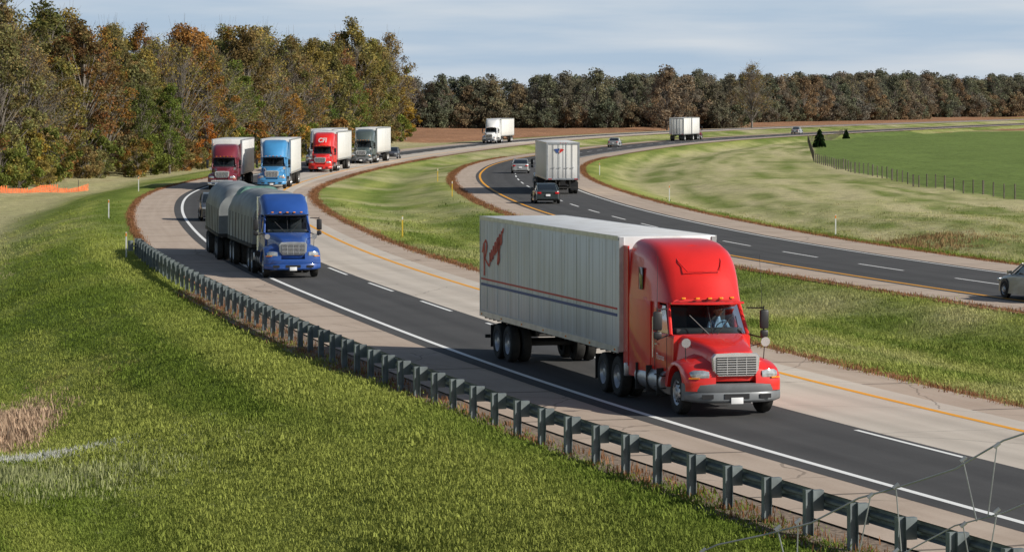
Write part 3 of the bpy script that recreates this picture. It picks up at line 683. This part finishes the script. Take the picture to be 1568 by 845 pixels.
# woven wire fence running down the overpass embankment
f=bpy.data.objects.new('wire_fence',None); COL.objects.link(f); a=Acc()
def fp(t,h):
    x=-1.3+5.2*t; y=15.0-1.6*t; top=6.26+(x-2.2)*.40-.10*math.sin(math.pi*t)+.03*math.sin(9*t); return Vector((x,y,top-h))
N=26
for i in range(N):
    t0=i/N;t1=(i+1)/N
    for h in(0,.28,.56,.84,1.12,1.4): a.tube(fp(t0,h+.02*math.sin(i*2.1+h*9)),fp(t1,h+.02*math.sin((i+1)*2.1+h*9)),.0035 if h else .0045,n=5,cap=False)
    tt=t0+.012*math.sin(i*3.3)
    for h in(0,.28,.56,.84,1.12):
        a.tube(fp(tt,h),fp(tt+.012*math.sin(i*1.7+h),h+.28),.003,n=5,cap=False)
        a.tube(fp(tt,h)+Vector((-.012,0,0)),fp(tt,h)+Vector((.012,0,.02)),.009,n=5)
a.obj('wires',M['wire'],f)
b=Acc()
for t in(-.02,1.02): q=fp(t,0); b.tube((q.x,q.y,gz(q.x,q.y)-.3),(q.x,q.y,q.z+.06),.05,n=10)
b.obj('posts',M['post'],f)
for X,Y in((95,1180),(150,1230),(210,1290),(280,1370)):
    e=root('utility_pole',X,Y,.3); a=Acc(); a.tube((0,0,-.5),(0,0,10),.16,.11,n=8); a.box((0,0,9.2),(2.4,.12,.14)); a.obj('pole',M['post'],e)

# ------------------------------------------------------------------ vehicles placed on the lanes
def tA(y): return math.atan(-float(SA(y)))
def tB(y): return math.pi-math.atan(float(SB(y)))
p=root('red_semi_truck',5.35,77.6,math.atan(.255))
tractor(p,'red',roof=4.02,hero=True); trailer(p,5.62,14.8,hero=True,mat='trailer',stripe=True)
driver(p,.5,3.02,1.62)
# hand-drawn style script wordmark: flowing strokes climbing across the trailer side
def script_logo(p):
    strokes=[
     [(0,.05),(.10,.75),(.16,1.05)],[(-.10,.88),(.10,1.08),(.38,1.08),(.48,.88),(.34,.66),(.10,.56)],[(.14,.58),(.40,.30),(.62,.08),(.74,.16)],
     [(.74,.16),(.80,.46),(.84,.16),(.94,.12)],[(.94,.12),(1.0,.46),(1.10,.10),(1.24,.48)],[(1.24,.48),(1.30,.16),(1.42,.14)],
     [(1.42,.14),(1.56,.44),(1.44,.50),(1.42,.16),(1.62,.12)],[(1.62,.12),(1.84,.46),(1.70,.50),(1.66,.20),(1.84,.20),(1.88,.48),(1.84,-.28),(1.64,-.34),(1.72,-.10),(1.98,.14)],
     [(1.98,.14),(2.12,.44),(2.0,.50),(1.98,.16),(2.18,.12)],[(2.18,.12),(2.28,.48),(2.34,.40),(2.50,.48)]]
    ca,sa=math.cos(math.radians(25)),math.sin(math.radians(25)); a=Acc(); w=.05
    def P(u,v):
        u*=1.05; v*=.95; return (19.85-(u*ca-v*sa*.4), 2.30+(u*sa*1.0+v*ca))
    for st in strokes:
        for (u0,v0),(u1,v1) in zip(st[:-1],st[1:]):
            y0,z0=P(u0,v0); y1,z1=P(u1,v1); L=math.hypot(y1-y0,z1-z0) or 1; nx,nz=-(z1-z0)/L*w*.6,(y1-y0)/L*w*.6; wy=abs(z1-z0)/L*.05
            a.add([(-1.305,y0+nx-wy,z0+nz),(-1.305,y1+nx-wy,z1+nz),(-1.305,y1-nx+wy,z1-nz),(-1.305,y0-nx+wy,z0-nz)] if nx<0 else [(-1.305,y0+nx+wy,z0+nz),(-1.305,y1+nx+wy,z1+nz),(-1.305,y1-nx-wy,z1-nz),(-1.305,y0-nx-wy,z0-nz)],[(0,1,2,3)])
    a.obj('trailer_logo',M['decalred'],p,ang=0)
script_logo(p)
text('door_lettering','Thomas',M['decalwhite'],p,(-1.085,2.75,1.25),.22,'left',shear=.3)
box('refrigeration_front',(0,5.56,2.7),(1.9,.08,2.2),M['white'],p,bevel=.03)
p=root('blue_semi_truck',-9.2,137.4,tA(141)); tractor(p,'blue',roof=3.42,sl=.35,day=True,grille='alu',bump='blue')
def tarptrailer(p,y0,L,m):
    secs=[]
    n=int(L/.42)
    for i in range(n+1):
        y=y0+L*i/n; q=.02*math.sin(i*2.4)+(.035 if i%3==0 else 0); e=min(i,n-i); k=1 if e>1 else (.8 if e==0 else .94)
        secs.append(rsec(y,(1.22+q)*(.9+.1*k),1.25,1.25+(2.2+q)*k,.95*k,.97,na=9))
    loft('tarpaulin_cover',secs,M[m],p,ang=25)
    box('trailer_deck',(0,y0+L/2,1.16),(2.5,L,.16),M['frame'],p)
    a=Acc()
    for i in range(0,n,3):
        for s in(-1,1): a.tube((s*1.27,y0+L*i/n+.2,1.2),(s*1.24,y0+L*i/n+.25,2.4),.015,n=4)
    a.obj('tie_straps',M['black'],p)
    u=Acc(); u.box((.45,y0+L/2,.98),(.12,L-.4,.24)); u.box((-.45,y0+L/2,.98),(.12,L-.4,.24))
    ax=[y0+L-2.5,y0+L-1.25]
    for q in ax: u.tube((-1,q,.52),(1,q,.52),.07)
    u.obj('underframe',M['frame'],p)
    for q in ax:
        for s in(-1,1): wheel(p,s*1.12,q,side=s,style='rear',dual=True,rim='white',name='trailer_wheel')
tarptrailer(p,4.6,10.2,'tarp'); 
pp2=Acc(); pp2.box((0,15.3,.95),(.14,1.6,.14)); pp2.obj('drawbar',M['frame'],p)
tp=bpy.data.objects.new('rear_trailer',None); COL.objects.link(tp); tp.parent=p; tp.location=(-.35,15.7,0); tp.rotation_euler=(0,0,math.radians(-2.2))
tarptrailer(tp,0,10.2,'tarp')
for q in(.9,2.1):
    for s in(-1,1): wheel(tp,s*1.12,q,side=s,style='rear',dual=True,rim='white',name='dolly_wheel')
loft('green_cover',[rsec(12.2+i*.4,1.0,2.9,3.50+.03*(i%2),.5,.97) for i in range(5)],M['tarp2'],p)
def lane_truck(name,col,wh,y,o,L=14.6,roof=4.0,dx=0,**k):
    x,yy=posr(wh,y,o); p=root(name,x+dx,yy,(tA(y+8) if wh=='A' else tB(y))); yb=tractor(p,col,roof=roof,**k); trailer(p,yb,L); return p
lane_truck('maroon_semi_truck','maroon','A',270,1.9,grille='chrome',bump='chrome',roof=3.7)
lane_truck('light_blue_semi_truck','sky','A',272,5.9,bump='sky')
p=lane_truck('red_semi_truck','red','A',333,5.4,bump='red'); text('roof_lettering','CFI',M['decalwhite'],p,(0,2.28,3.22),.62,'front',shear=.2,bold=.02)
lane_truck('white_semi_truck','white','A',362,1.8,roof=4.0)
lane_truck('grey_semi_truck','grey','A',376,5.3,roof=3.9)
lane_truck('white_semi_truck','white','A',543,1.8)
x,y=posr('B',277,4.9); p=root('white_semi_truck',x,y,tB(266)); yb=tractor(p,'white'); ye=trailer(p,yb,14.6)
a=Acc(); a.add([(.75,ye+.035,3.55),(.25,ye+.035,3.6),(.45,ye+.035,3.2)],[(0,1,2)]); a.obj('rear_logo_blue',M['decalblue'],p)
a=Acc(); a.add([(.2,ye+.035,3.6),(-.1,ye+.035,3.5),(.35,ye+.035,3.15)],[(0,1,2)]); a.obj('rear_logo_red',M['decalred'],p)
x,y=posr('B',593,2.0); p=root('double_trailer_truck',x,y,tB(582)); yb=tractor(p,'maroon',roof=3.3,sl=.3,day=True); ye=trailer(p,yb,7.6,single=True); trailer(p,ye+.9,7.6,single=True)
def lane_car(name,col,wh,y,o,kind='sedan'):
    x,yy=posr(wh,y,o); return car(name,col,x,yy,tA(y) if wh=='A' else tB(y),kind)
lane_car('dark_suv','darkgrey','A',203,1.7,'suv'); lane_car('dark_car','darkgrey','A',409,5.3)
lane_car('green_sedan','dark','B',236,1.9); lane_car('silver_sedan','silver','B',330,4.0); lane_car('silver_sedan','silver','B',505,2.0); lane_car('silver_sedan','silver','B',690,2.0)
lane_car('beige_sedan','beige','B',122.6,.95)

# ------------------------------------------------------------------ vegetation
def leaf_mat(name,cols,haze=0):
    m,nt,b=newmat(name); L=nt.links; nt.nodes.remove(b); out=nt.nodes['Material Output']
    oi=nd(nt,'ShaderNodeObjectInfo'); tc=nd(nt,'ShaderNodeTexCoord'); n=nd(nt,'ShaderNodeTexNoise'); n.inputs['Scale'].default_value=.55; n.inputs['Detail'].default_value=2; L.new(tc.outputs['Object'],n.inputs[0])
    at=nd(nt,'ShaderNodeAttribute',attribute_name='lv')
    r=nd(nt,'ShaderNodeValToRGB')
    els=r.color_ramp.elements
    while len(els)<len(cols): els.new(.5)
    for i,c in enumerate(cols): els[i].position=i/(len(cols)-1); els[i].color=(*c,1)
    mm=nd(nt,'ShaderNodeMath',operation='MULTIPLY_ADD'); mm.inputs[1].default_value=.35; L.new(n.outputs[0],mm.inputs[0]); 
    s=nd(nt,'ShaderNodeMath',operation='SUBTRACT'); s.inputs[1].default_value=.175; L.new(oi.outputs['Random'],s.inputs[0]); L.new(s.outputs[0],mm.inputs[2]); L.new(mm.outputs[0],r.inputs[0])
    vm=nd(nt,'ShaderNodeVectorMath',operation='SCALE'); L.new(r.outputs[0],vm.inputs[0]); L.new(at.outputs['Fac'],vm.inputs['Scale'])
    col=vm.outputs[0]
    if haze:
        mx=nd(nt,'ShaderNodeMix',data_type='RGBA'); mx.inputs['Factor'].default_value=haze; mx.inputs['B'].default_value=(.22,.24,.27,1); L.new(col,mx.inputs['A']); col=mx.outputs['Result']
    d=nd(nt,'ShaderNodeBsdfDiffuse'); t=nd(nt,'ShaderNodeBsdfTranslucent'); L.new(col,d.inputs[0]); L.new(col,t.inputs[0]); mx=nd(nt,'ShaderNodeMixShader'); mx.inputs[0].default_value=.35
    L.new(d.outputs[0],mx.inputs[1]); L.new(t.outputs[0],mx.inputs[2]); L.new(mx.outputs[0],out.inputs[0]); return m
cols=[(.20,.20,.08),(.28,.19,.08),(.16,.18,.06),(.36,.26,.07),(.15,.19,.05),(.36,.17,.05),(.22,.20,.11),(.38,.29,.08),(.18,.19,.08),(.30,.14,.06)]
M['leaf']=leaf_mat('autumn_leaves',cols); M['leafg']=leaf_mat('green_leaves',[(.12,.175,.04),(.19,.22,.05),(.15,.175,.055)]); M['leafo']=leaf_mat('orange_leaves',[(.42,.16,.035),(.42,.24,.05)]); M['leafy']=leaf_mat('yellow_leaves',[(.40,.26,.05),(.36,.27,.06)])
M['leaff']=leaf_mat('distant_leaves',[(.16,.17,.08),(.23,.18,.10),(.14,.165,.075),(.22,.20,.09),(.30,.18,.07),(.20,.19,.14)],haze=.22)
M['conifer']=leaf_mat('conifer_needles',[(.015,.04,.014),(.03,.055,.02)])
def tree_mesh(name,seed,h,spread,nclump,nleaf,leafsize,leafmat,base=.22,twigs=3):
    r=np.random.default_rng(seed); a=Acc()
    def tp(t): return Vector((math.sin(t*3+seed)*.25*t,math.cos(t*2+seed)*.25*t,h*.85*t))
    R=h*.016
    for i in range(7): a.tube(tp(i/7),tp((i+1)/7),R*(1-i/7.6),R*(1-(i+1)/7.6),n=7,cap=False)
    C=[]
    for i in range(nclump):
        zt=base+(1-base)*((i+.5)/nclump)**.85; prof=math.sin(math.pi*min(1,max(.06,(zt-base*.6)/(1.05-base*.6)))**.8)
        an=i*2.399+r.normal()*.4; rad=spread*prof*(.4+.7*r.random())
        c=Vector((math.cos(an)*rad,math.sin(an)*rad,h*zt*(.95+.09*r.random()))); C.append(c)
        s=tp(min(.97,max(.12,zt*.85-.12-.1*r.random()))); mid=(s+c)/2+Vector((0,0,.25)); 
        a.tube(s,mid,R*.35,R*.22,n=4,cap=False); a.tube(mid,c,R*.22,R*.07,n=4,cap=False)
        for k in range(twigs):
            e=c+Vector(r.normal(size=3))*spread*.22; e.z+=.3; a.tube(mid.lerp(c,.4+.2*k/3),e,R*.09,R*.03,n=3,cap=False)
    me=bpy.data.meshes.new(name); nb=len(a.v)
    cc=[];br=[]
    for c in C:
        k=int(nleaf*(.5+r.random())); cr=spread*(.17+.19*r.random()); p=r.normal(size=(k,3)); p/=np.linalg.norm(p,axis=1)[:,None]; p*= (r.random(k)**.5)[:,None]*cr*np.array([1,1,.8]); cc.append(p+np.array(c)); br.append(np.full(k,.6+.75*r.random())*(.75+.5*r.random(k)))
    cc=np.concatenate(cc); br=np.concatenate(br); n=len(cc)
    u=r.normal(size=(n,3)); u/=np.linalg.norm(u,axis=1)[:,None]; w=np.cross(u,r.normal(size=(n,3))); w/=np.linalg.norm(w,axis=1)[:,None]
    sz=(leafsize*(.6+.8*r.random(n)))[:,None]; q=np.stack([cc-u*sz*.6,cc-w*sz*.4,cc+u*sz*.6,cc+w*sz*.4],1).reshape(-1,3)
    V=np.concatenate([np.array(a.v),q]); F=a.f+[tuple(x) for x in (np.arange(n*4).reshape(n,4)+nb).tolist()]
    me.from_pydata(V.tolist(),[],F); me.materials.append(M['bark']); me.materials.append(leafmat)
    mi=np.zeros(len(F),np.int32); mi[len(a.f):]=1; me.polygons.foreach_set('material_index',mi)
    at=me.attributes.new('lv','FLOAT','POINT'); at.data.foreach_set('value',np.concatenate([np.ones(nb),np.repeat(br,4)]).astype(np.float32)); me.update(); return me
T=[tree_mesh('tree_a',1,17,4.4,64,150,.27,M['leaf'],.2),tree_mesh('tree_b',2,18,3.8,60,150,.25,M['leaf'],.25),tree_mesh('tree_c',3,15,4.8,64,140,.27,M['leaf'],.15),
   tree_mesh('tree_d',4,17,4.6,70,50,.22,M['leaf'],.25,twigs=9),tree_mesh('tree_e',5,16,4.0,56,160,.25,M['leafg'],.12),tree_mesh('tree_f',6,18.5,4.2,58,105,.25,M['leaf'],.3,twigs=5)]
TO=tree_mesh('tree_orange',11,11,3.0,40,110,.25,M['leafo'],.15); TY=tree_mesh('tree_yellow',12,9,2.6,34,150,.24,M['leafy'],.12); SH=tree_mesh('shrub_a',13,4.5,2.4,26,140,.22,M['leafg'],.06); SH2=tree_mesh('shrub_b',14,5,2.6,26,130,.22,M['leaf'],.05)
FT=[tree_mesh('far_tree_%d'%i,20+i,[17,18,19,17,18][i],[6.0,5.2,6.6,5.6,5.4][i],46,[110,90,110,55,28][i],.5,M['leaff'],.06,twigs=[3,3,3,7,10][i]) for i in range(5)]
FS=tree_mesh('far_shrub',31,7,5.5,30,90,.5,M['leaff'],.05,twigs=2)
def place(me,name,x,y,s=1.0,parent=None,sx=1):
    o=mkobj(name,me,parent,(x,y,gz(x,y)-.15)); o.rotation_euler=(0,0,random.uniform(0,6.28)); o.scale=(s*sx,s*sx,s); return o
forest=bpy.data.objects.new('forest',None); COL.objects.link(forest)
ex=[(-95,262),(-60,287),(-48,306),(-44,340),(-39,385),(-31.5,450),(-25,510),(-22,560),(-21,600)]
exy=[e[1] for e in ex]; exx=[e[0] for e in ex]
for row in range(7):
    y=262.0
    while y<600:
        x=float(np.interp(y,exy,exx))-row*5.5-random.uniform(0,3.5)- (0 if row else random.uniform(0,2))
        if random.random()<.93:
            k=random.choice([0,0,1,2,3,3,4,5,5]) ; s=random.uniform(.68,1.04)
            place(T[k],'tree',x,y+random.uniform(-2,2),s*(1.0 if y>430 else .97),forest,sx=random.uniform(.85,1.25))
        y+=random.uniform(5.0,8.5)*(1 if row<4 else 1.5)
y=270.0
while y<600:
    x=float(np.interp(y,exy,exx))+random.uniform(-2.5,2.0)
    if random.random()<.8: place(random.choice([SH,SH2,SH2,SH]),'shrub',x,y,random.uniform(.5,1.1),forest)
    y+=random.uniform(1.6,4.5)
y=280.0
while y<600:
    place(SH2,'shrub',float(np.interp(y,exy,exx))-random.uniform(6,16),y,random.uniform(.8,1.4),forest); y+=2.6
place(TY,'yellow_tree',-20.2,590,1.1,forest); place(TY,'yellow_tree',-19.5,600,.9,forest); place(TO,'orange_tree',-50,350,1.1,forest); place(TO,'orange_tree',-43,450,1.5,forest); place(TO,'orange_tree',-37.5,400,.6,forest); place(TY,'yellow_tree',-47,318,.7,forest); place(TO,'orange_tree',-31,462,.8,forest)
place(T[4],'tree',-25,500,.8,forest); place(T[1],'tree',-26.5,545,1.15,forest); place(T[4],'tree',-39,372,.62,forest); place(T[4],'tree',-41.5,366,.6,forest)
far=bpy.data.objects.new('distant_tree_line',None); COL.objects.link(far)
def farrow(x0,y0,x1,y1,n,smin,smax,rows,dy):
    for r in range(rows):
        for i in range(n):
            t=(i+random.random())/n; place(random.choice(FT),'distant_tree',x0+(x1-x0)*t,y0+(y1-y0)*t+r*dy+random.uniform(-4,4),random.uniform(smin,smax),far,sx=random.uniform(.9,1.3))
    for i in range(n*2):
        t=(i+random.random())/n/2; place(FS,'distant_shrub',x0+(x1-x0)*t,y0+(y1-y0)*t-3+random.uniform(-3,10),random.uniform(.7,1.3)*smax,far)
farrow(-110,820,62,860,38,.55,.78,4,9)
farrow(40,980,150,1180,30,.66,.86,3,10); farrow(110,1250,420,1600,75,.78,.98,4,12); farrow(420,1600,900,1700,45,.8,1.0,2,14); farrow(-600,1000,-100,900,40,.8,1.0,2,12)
place(FT[2],'tree',38,800,.8); place(T[3],'tree',61,830,.95,sx=1.2)
def conifer(x,y,h):
    e=root('conifer_tree',x,y,0); e.location.z=gz(x,y); a=Acc(); a.tube((0,0,-.2),(0,0,h*.95),.09,.02,n=6); a.obj('trunk',M['bark'],e)
    b=Acc(); r=random.Random(int(x*10))
    for i in range(520):
        t=r.random()**1.3; z=h*(.06+.92*t); rad=(1-t)**.6*h*.42*(.35+.75*r.random()); an=r.uniform(0,6.283); p0=Vector((0,0,z+.1)); p1=Vector((math.cos(an)*rad,math.sin(an)*rad,z-.12*rad)); sd=Vector((-math.sin(an),math.cos(an),0))*(.06+.10*rad)
        m=p0.lerp(p1,.6); b.add([p0,m+sd,p1,m-sd],[(0,1,2,3)]); b.add([m,p1.lerp(m,.3)+Vector((0,0,.14)),p1,p1.lerp(m,.3)-Vector((0,0,.16))],[(0,1,2,3)])
    o=b.obj('needles',M['conifer'],e,ang=0); at=o.data.attributes.new('lv','FLOAT','POINT'); at.data.foreach_set('value',rng.uniform(.6,1.4,len(o.data.vertices)).astype(np.float32))
conifer(48.5,515,2.9); conifer(66,645,2.0)

# ------------------------------------------------------------------ grass tufts (instanced on points)
tc=bpy.data.collections.new('grass_tufts'); tc2=bpy.data.collections.new('tall_tufts')
def tuft_mat(name,tr=.3):
    m,nt,b=newmat(name); L=nt.links; nt.nodes.remove(b); out=nt.nodes['Material Output']
    at=nd(nt,'ShaderNodeAttribute',attribute_name='tint'); at.attribute_type='INSTANCER'
    d=nd(nt,'ShaderNodeBsdfDiffuse'); t=nd(nt,'ShaderNodeBsdfTranslucent'); mx=nd(nt,'ShaderNodeMixShader'); mx.inputs[0].default_value=tr
    L.new(at.outputs['Color'],d.inputs[0]); L.new(at.outputs['Color'],t.inputs[0]); L.new(d.outputs[0],mx.inputs[1]); L.new(t.outputs[0],mx.inputs[2]); L.new(mx.outputs[0],out.inputs[0]); return m
tm=tuft_mat('grass_blades')
for cl,nb_,sg,h0,h1,l0,l1 in((tc,22,.17,.02,.055,.02,.06),(tc2,14,.10,.05,.13,.01,.05)):
    for k in range(5):
        V=[];F=[]; r=random.Random(k)
        for i in range(nb_):
            an=r.uniform(0,6.28); bx=r.gauss(0,sg); by=r.gauss(0,sg); h=r.uniform(h0,h1); w=.006+.005*r.random(); ln=r.uniform(l0,l1)
            dx,dy=math.cos(an),math.sin(an); n=len(V)
            V+=[(bx-dy*w,by+dx*w,-.02),(bx+dy*w,by-dx*w,-.02),(bx+dx*ln*.4+dy*w*.7,by+dy*ln*.4-dx*w*.7,h*.6),(bx+dx*ln*.4-dy*w*.7,by+dy*ln*.4+dx*w*.7,h*.6),(bx+dx*ln,by+dy*ln,h)]
            F+=[(n,n+1,n+2,n+3),(n+3,n+2,n+4)]
        me=bpy.data.meshes.new('tuft_%d'%k); me.from_pydata(V,[],F); me.materials.append(tm); o=bpy.data.objects.new('tuft_%d'%k,me); cl.objects.link(o)
def scatter_obj(name,P,sc,tn,coll=None):
    me=bpy.data.meshes.new(name); me.from_pydata(P.tolist(),[],[])
    a=me.attributes.new('sc','FLOAT','POINT'); a.data.foreach_set('value',sc.astype(np.float32))
    c=me.attributes.new('tint','FLOAT_COLOR','POINT'); c.data.foreach_set('color',np.concatenate([tn,np.ones((len(tn),1))],1).astype(np.float32).ravel())
    o=mkobj(name,me); ng=bpy.data.node_groups.new(name+'_gn','GeometryNodeTree')
    ng.interface.new_socket('Geometry',in_out='INPUT',socket_type='NodeSocketGeometry'); ng.interface.new_socket('Geometry',in_out='OUTPUT',socket_type='NodeSocketGeometry')
    gi=ng.nodes.new('NodeGroupInput'); go_=ng.nodes.new('NodeGroupOutput'); ip=ng.nodes.new('GeometryNodeInstanceOnPoints'); ci=ng.nodes.new('GeometryNodeCollectionInfo'); ci.inputs['Collection'].default_value=coll or tc2; ci.inputs['Separate Children'].default_value=True; ci.inputs['Reset Children'].default_value=True
    rv=ng.nodes.new('FunctionNodeRandomValue'); rv.data_type='FLOAT_VECTOR'; rv.inputs[0].default_value=(-.2,-.2,0); rv.inputs[1].default_value=(.2,.2,6.28)
    na=ng.nodes.new('GeometryNodeInputNamedAttribute'); na.data_type='FLOAT'; na.inputs['Name'].default_value='sc'
    L=ng.links; L.new(gi.outputs[0],ip.inputs['Points']); L.new(ci.outputs[0],ip.inputs['Instance']); ip.inputs['Pick Instance'].default_value=True; L.new(rv.outputs[0],ip.inputs['Rotation']); L.new(na.outputs[0],ip.inputs['Scale']); L.new(ip.outputs[0],go_.inputs[0])
    md=o.modifiers.new('scatter','NODES'); md.node_group=ng; return o
N=150000
u=rng.random(N); y0,y1=50.,260.; e=-1.0; Yp=(y0**e+(y1**e-y0**e)*u)**(1/e); Xp=(rng.random(N)*2-1)*(.175*Yp+1.5)
a=oA(Xp,Yp); b=oB(Xp,Yp); keep=((a<-4.1)|((a>9.7)&(b<-2.7))|((b>10.5)&(Xp<XF(Yp)+30)))
keep&=~((a<-3)&(a>-4.9)&(Yp<130)&(rng.random(N)<.6)); keep&=(rng.random(N)>ss((Yp-150)/110))
Xp=Xp[keep];Yp=Yp[keep]; Zp=height(Xp,Yp); tn=tint(Xp,Yp)*(.85+.6*rng.random(len(Xp)))[:,None]
tus=ss((fbm(Xp*.9,Yp*.5)-.6)*6)
sc=(.8+.6*rng.random(len(Xp)))*(.95+Yp/300)*(.85+.5*tus)
scatter_obj('grass',np.stack([Xp,Yp,Zp],1),sc,tn,tc)
P=[];
for wh,o0,o1,ya,yb2 in(('A',9.35,10.0,60,420),('B',-3.1,-2.35,100,420),('B',10.15,10.6,100,420),('A',-3.55,-3.25,150,330),('A',-4.9,-3.7,50,130)):
    for y in np.arange(ya,yb2,.14): x,yy=posr(wh,y,random.uniform(o0,o1)); P.append((x,yy,-.03))
P=np.array(P); tn=np.array([.28,.14,.07])*(.5+1.0*rng.random(len(P)))[:,None]; scatter_obj('dead_grass',P,(.7+.8*rng.random(len(P))),tn)
def patch(name,cx,cy,rx,ry,n,col,s0,s1):
    t=rng.normal(size=(n,2)); X=cx+t[:,0]*rx; Y=cy+t[:,1]*ry; Z=height(X,Y); tn=np.array(col)*(.6+.8*rng.random(n))[:,None]; q=np.exp(-(t**2).sum(1)/3); scatter_obj(name,np.stack([X,Y,Z],1),(s0+(s1-s0)*rng.random(n))*(.35+.75*q),tn)
patch('dry_brush',-15.4,95,.8,3.4,2200,(.50,.36,.25),2.5,5.2)
patch('pale_weeds',-12.6,84.5,1.7,1.1,1100,(.60,.60,.54),.7,1.7)
patch('weeds',-11.8,78,2.8,3,1000,(.34,.36,.17),1.0,2.4)
patch('dry_brush',-31,160,2.5,9,700,(.38,.33,.19),1.8,3.4)
patch('dry_brush',23.5,188,2.5,5,400,(.3,.2,.1),1.4,3)

# ------------------------------------------------------------------ light, sky, camera
sd=Vector((.92,-.39,0)).normalized(); el=math.radians(30); sv=Vector((sd.x*math.cos(el),sd.y*math.cos(el),math.sin(el)))
ld=bpy.data.lights.new('sun','SUN'); ld.energy=5.0; ld.angle=math.radians(.5); ld.color=(1,.95,.86); lo=bpy.data.objects.new('sun',ld); COL.objects.link(lo); lo.rotation_euler=sv.to_track_quat('Z','Y').to_euler(); lo.location=(0,0,50)
w=bpy.data.worlds.new('World'); scene.world=w; w.use_nodes=True; nt=w.node_tree; L=nt.links; bg=nt.nodes['Background']
sk=nd(nt,'ShaderNodeTexSky'); sk.sky_type='NISHITA'; sk.sun_disc=False; sk.sun_elevation=el; sk.sun_rotation=math.atan2(sd.x,sd.y)
tcw=nd(nt,'ShaderNodeTexCoord'); mp=nd(nt,'ShaderNodeMapping'); mp.inputs['Scale'].default_value=(8,8,80); L.new(tcw.outputs['Generated'],mp.inputs[0])
n=nd(nt,'ShaderNodeTexNoise'); n.inputs['Scale'].default_value=1.3; n.inputs['Detail'].default_value=7; n.inputs['Roughness'].default_value=.5; L.new(mp.outputs[0],n.inputs[0])
r=nd(nt,'ShaderNodeValToRGB'); r.color_ramp.elements[0].position=.36; r.color_ramp.elements[1].position=.72; r.color_ramp.elements[0].color=(.42,.54,.68,1); r.color_ramp.elements[1].color=(.65,.70,.755,1); L.new(n.outputs[0],r.inputs[0])
sc=nd(nt,'ShaderNodeVectorMath',operation='SCALE'); sc.inputs['Scale'].default_value=16.5; L.new(r.outputs[0],sc.inputs[0])
sp=nd(nt,'ShaderNodeSeparateXYZ'); L.new(tcw.outputs['Generated'],sp.inputs[0])
mr=nd(nt,'ShaderNodeMapRange'); mr.inputs[1].default_value=.035; mr.inputs[2].default_value=.16; mr.inputs[3].default_value=.92; mr.inputs[4].default_value=.04; L.new(sp.outputs['Z'],mr.inputs[0])
mx=nd(nt,'ShaderNodeMix',data_type='RGBA'); L.new(mr.outputs[0],mx.inputs['Factor']); L.new(sk.outputs[0],mx.inputs['A']); L.new(sc.outputs[0],mx.inputs['B']); L.new(mx.outputs['Result'],bg.inputs[0]); bg.inputs[1].default_value=.064
cd=bpy.data.cameras.new('camera'); cam=bpy.data.objects.new('camera',cd); COL.objects.link(cam); cam.location=(0,0,H); cam.rotation_euler=(math.radians(90),0,0)
cd.sensor_width=36; cd.lens=5000/1568*36; cd.shift_y=-(422.5-150)/1568; cd.clip_end=9000; cd.clip_start=.5; scene.camera=cam
scene.view_settings.view_transform='Standard'; scene.view_settings.look='None'; scene.view_settings.exposure=0
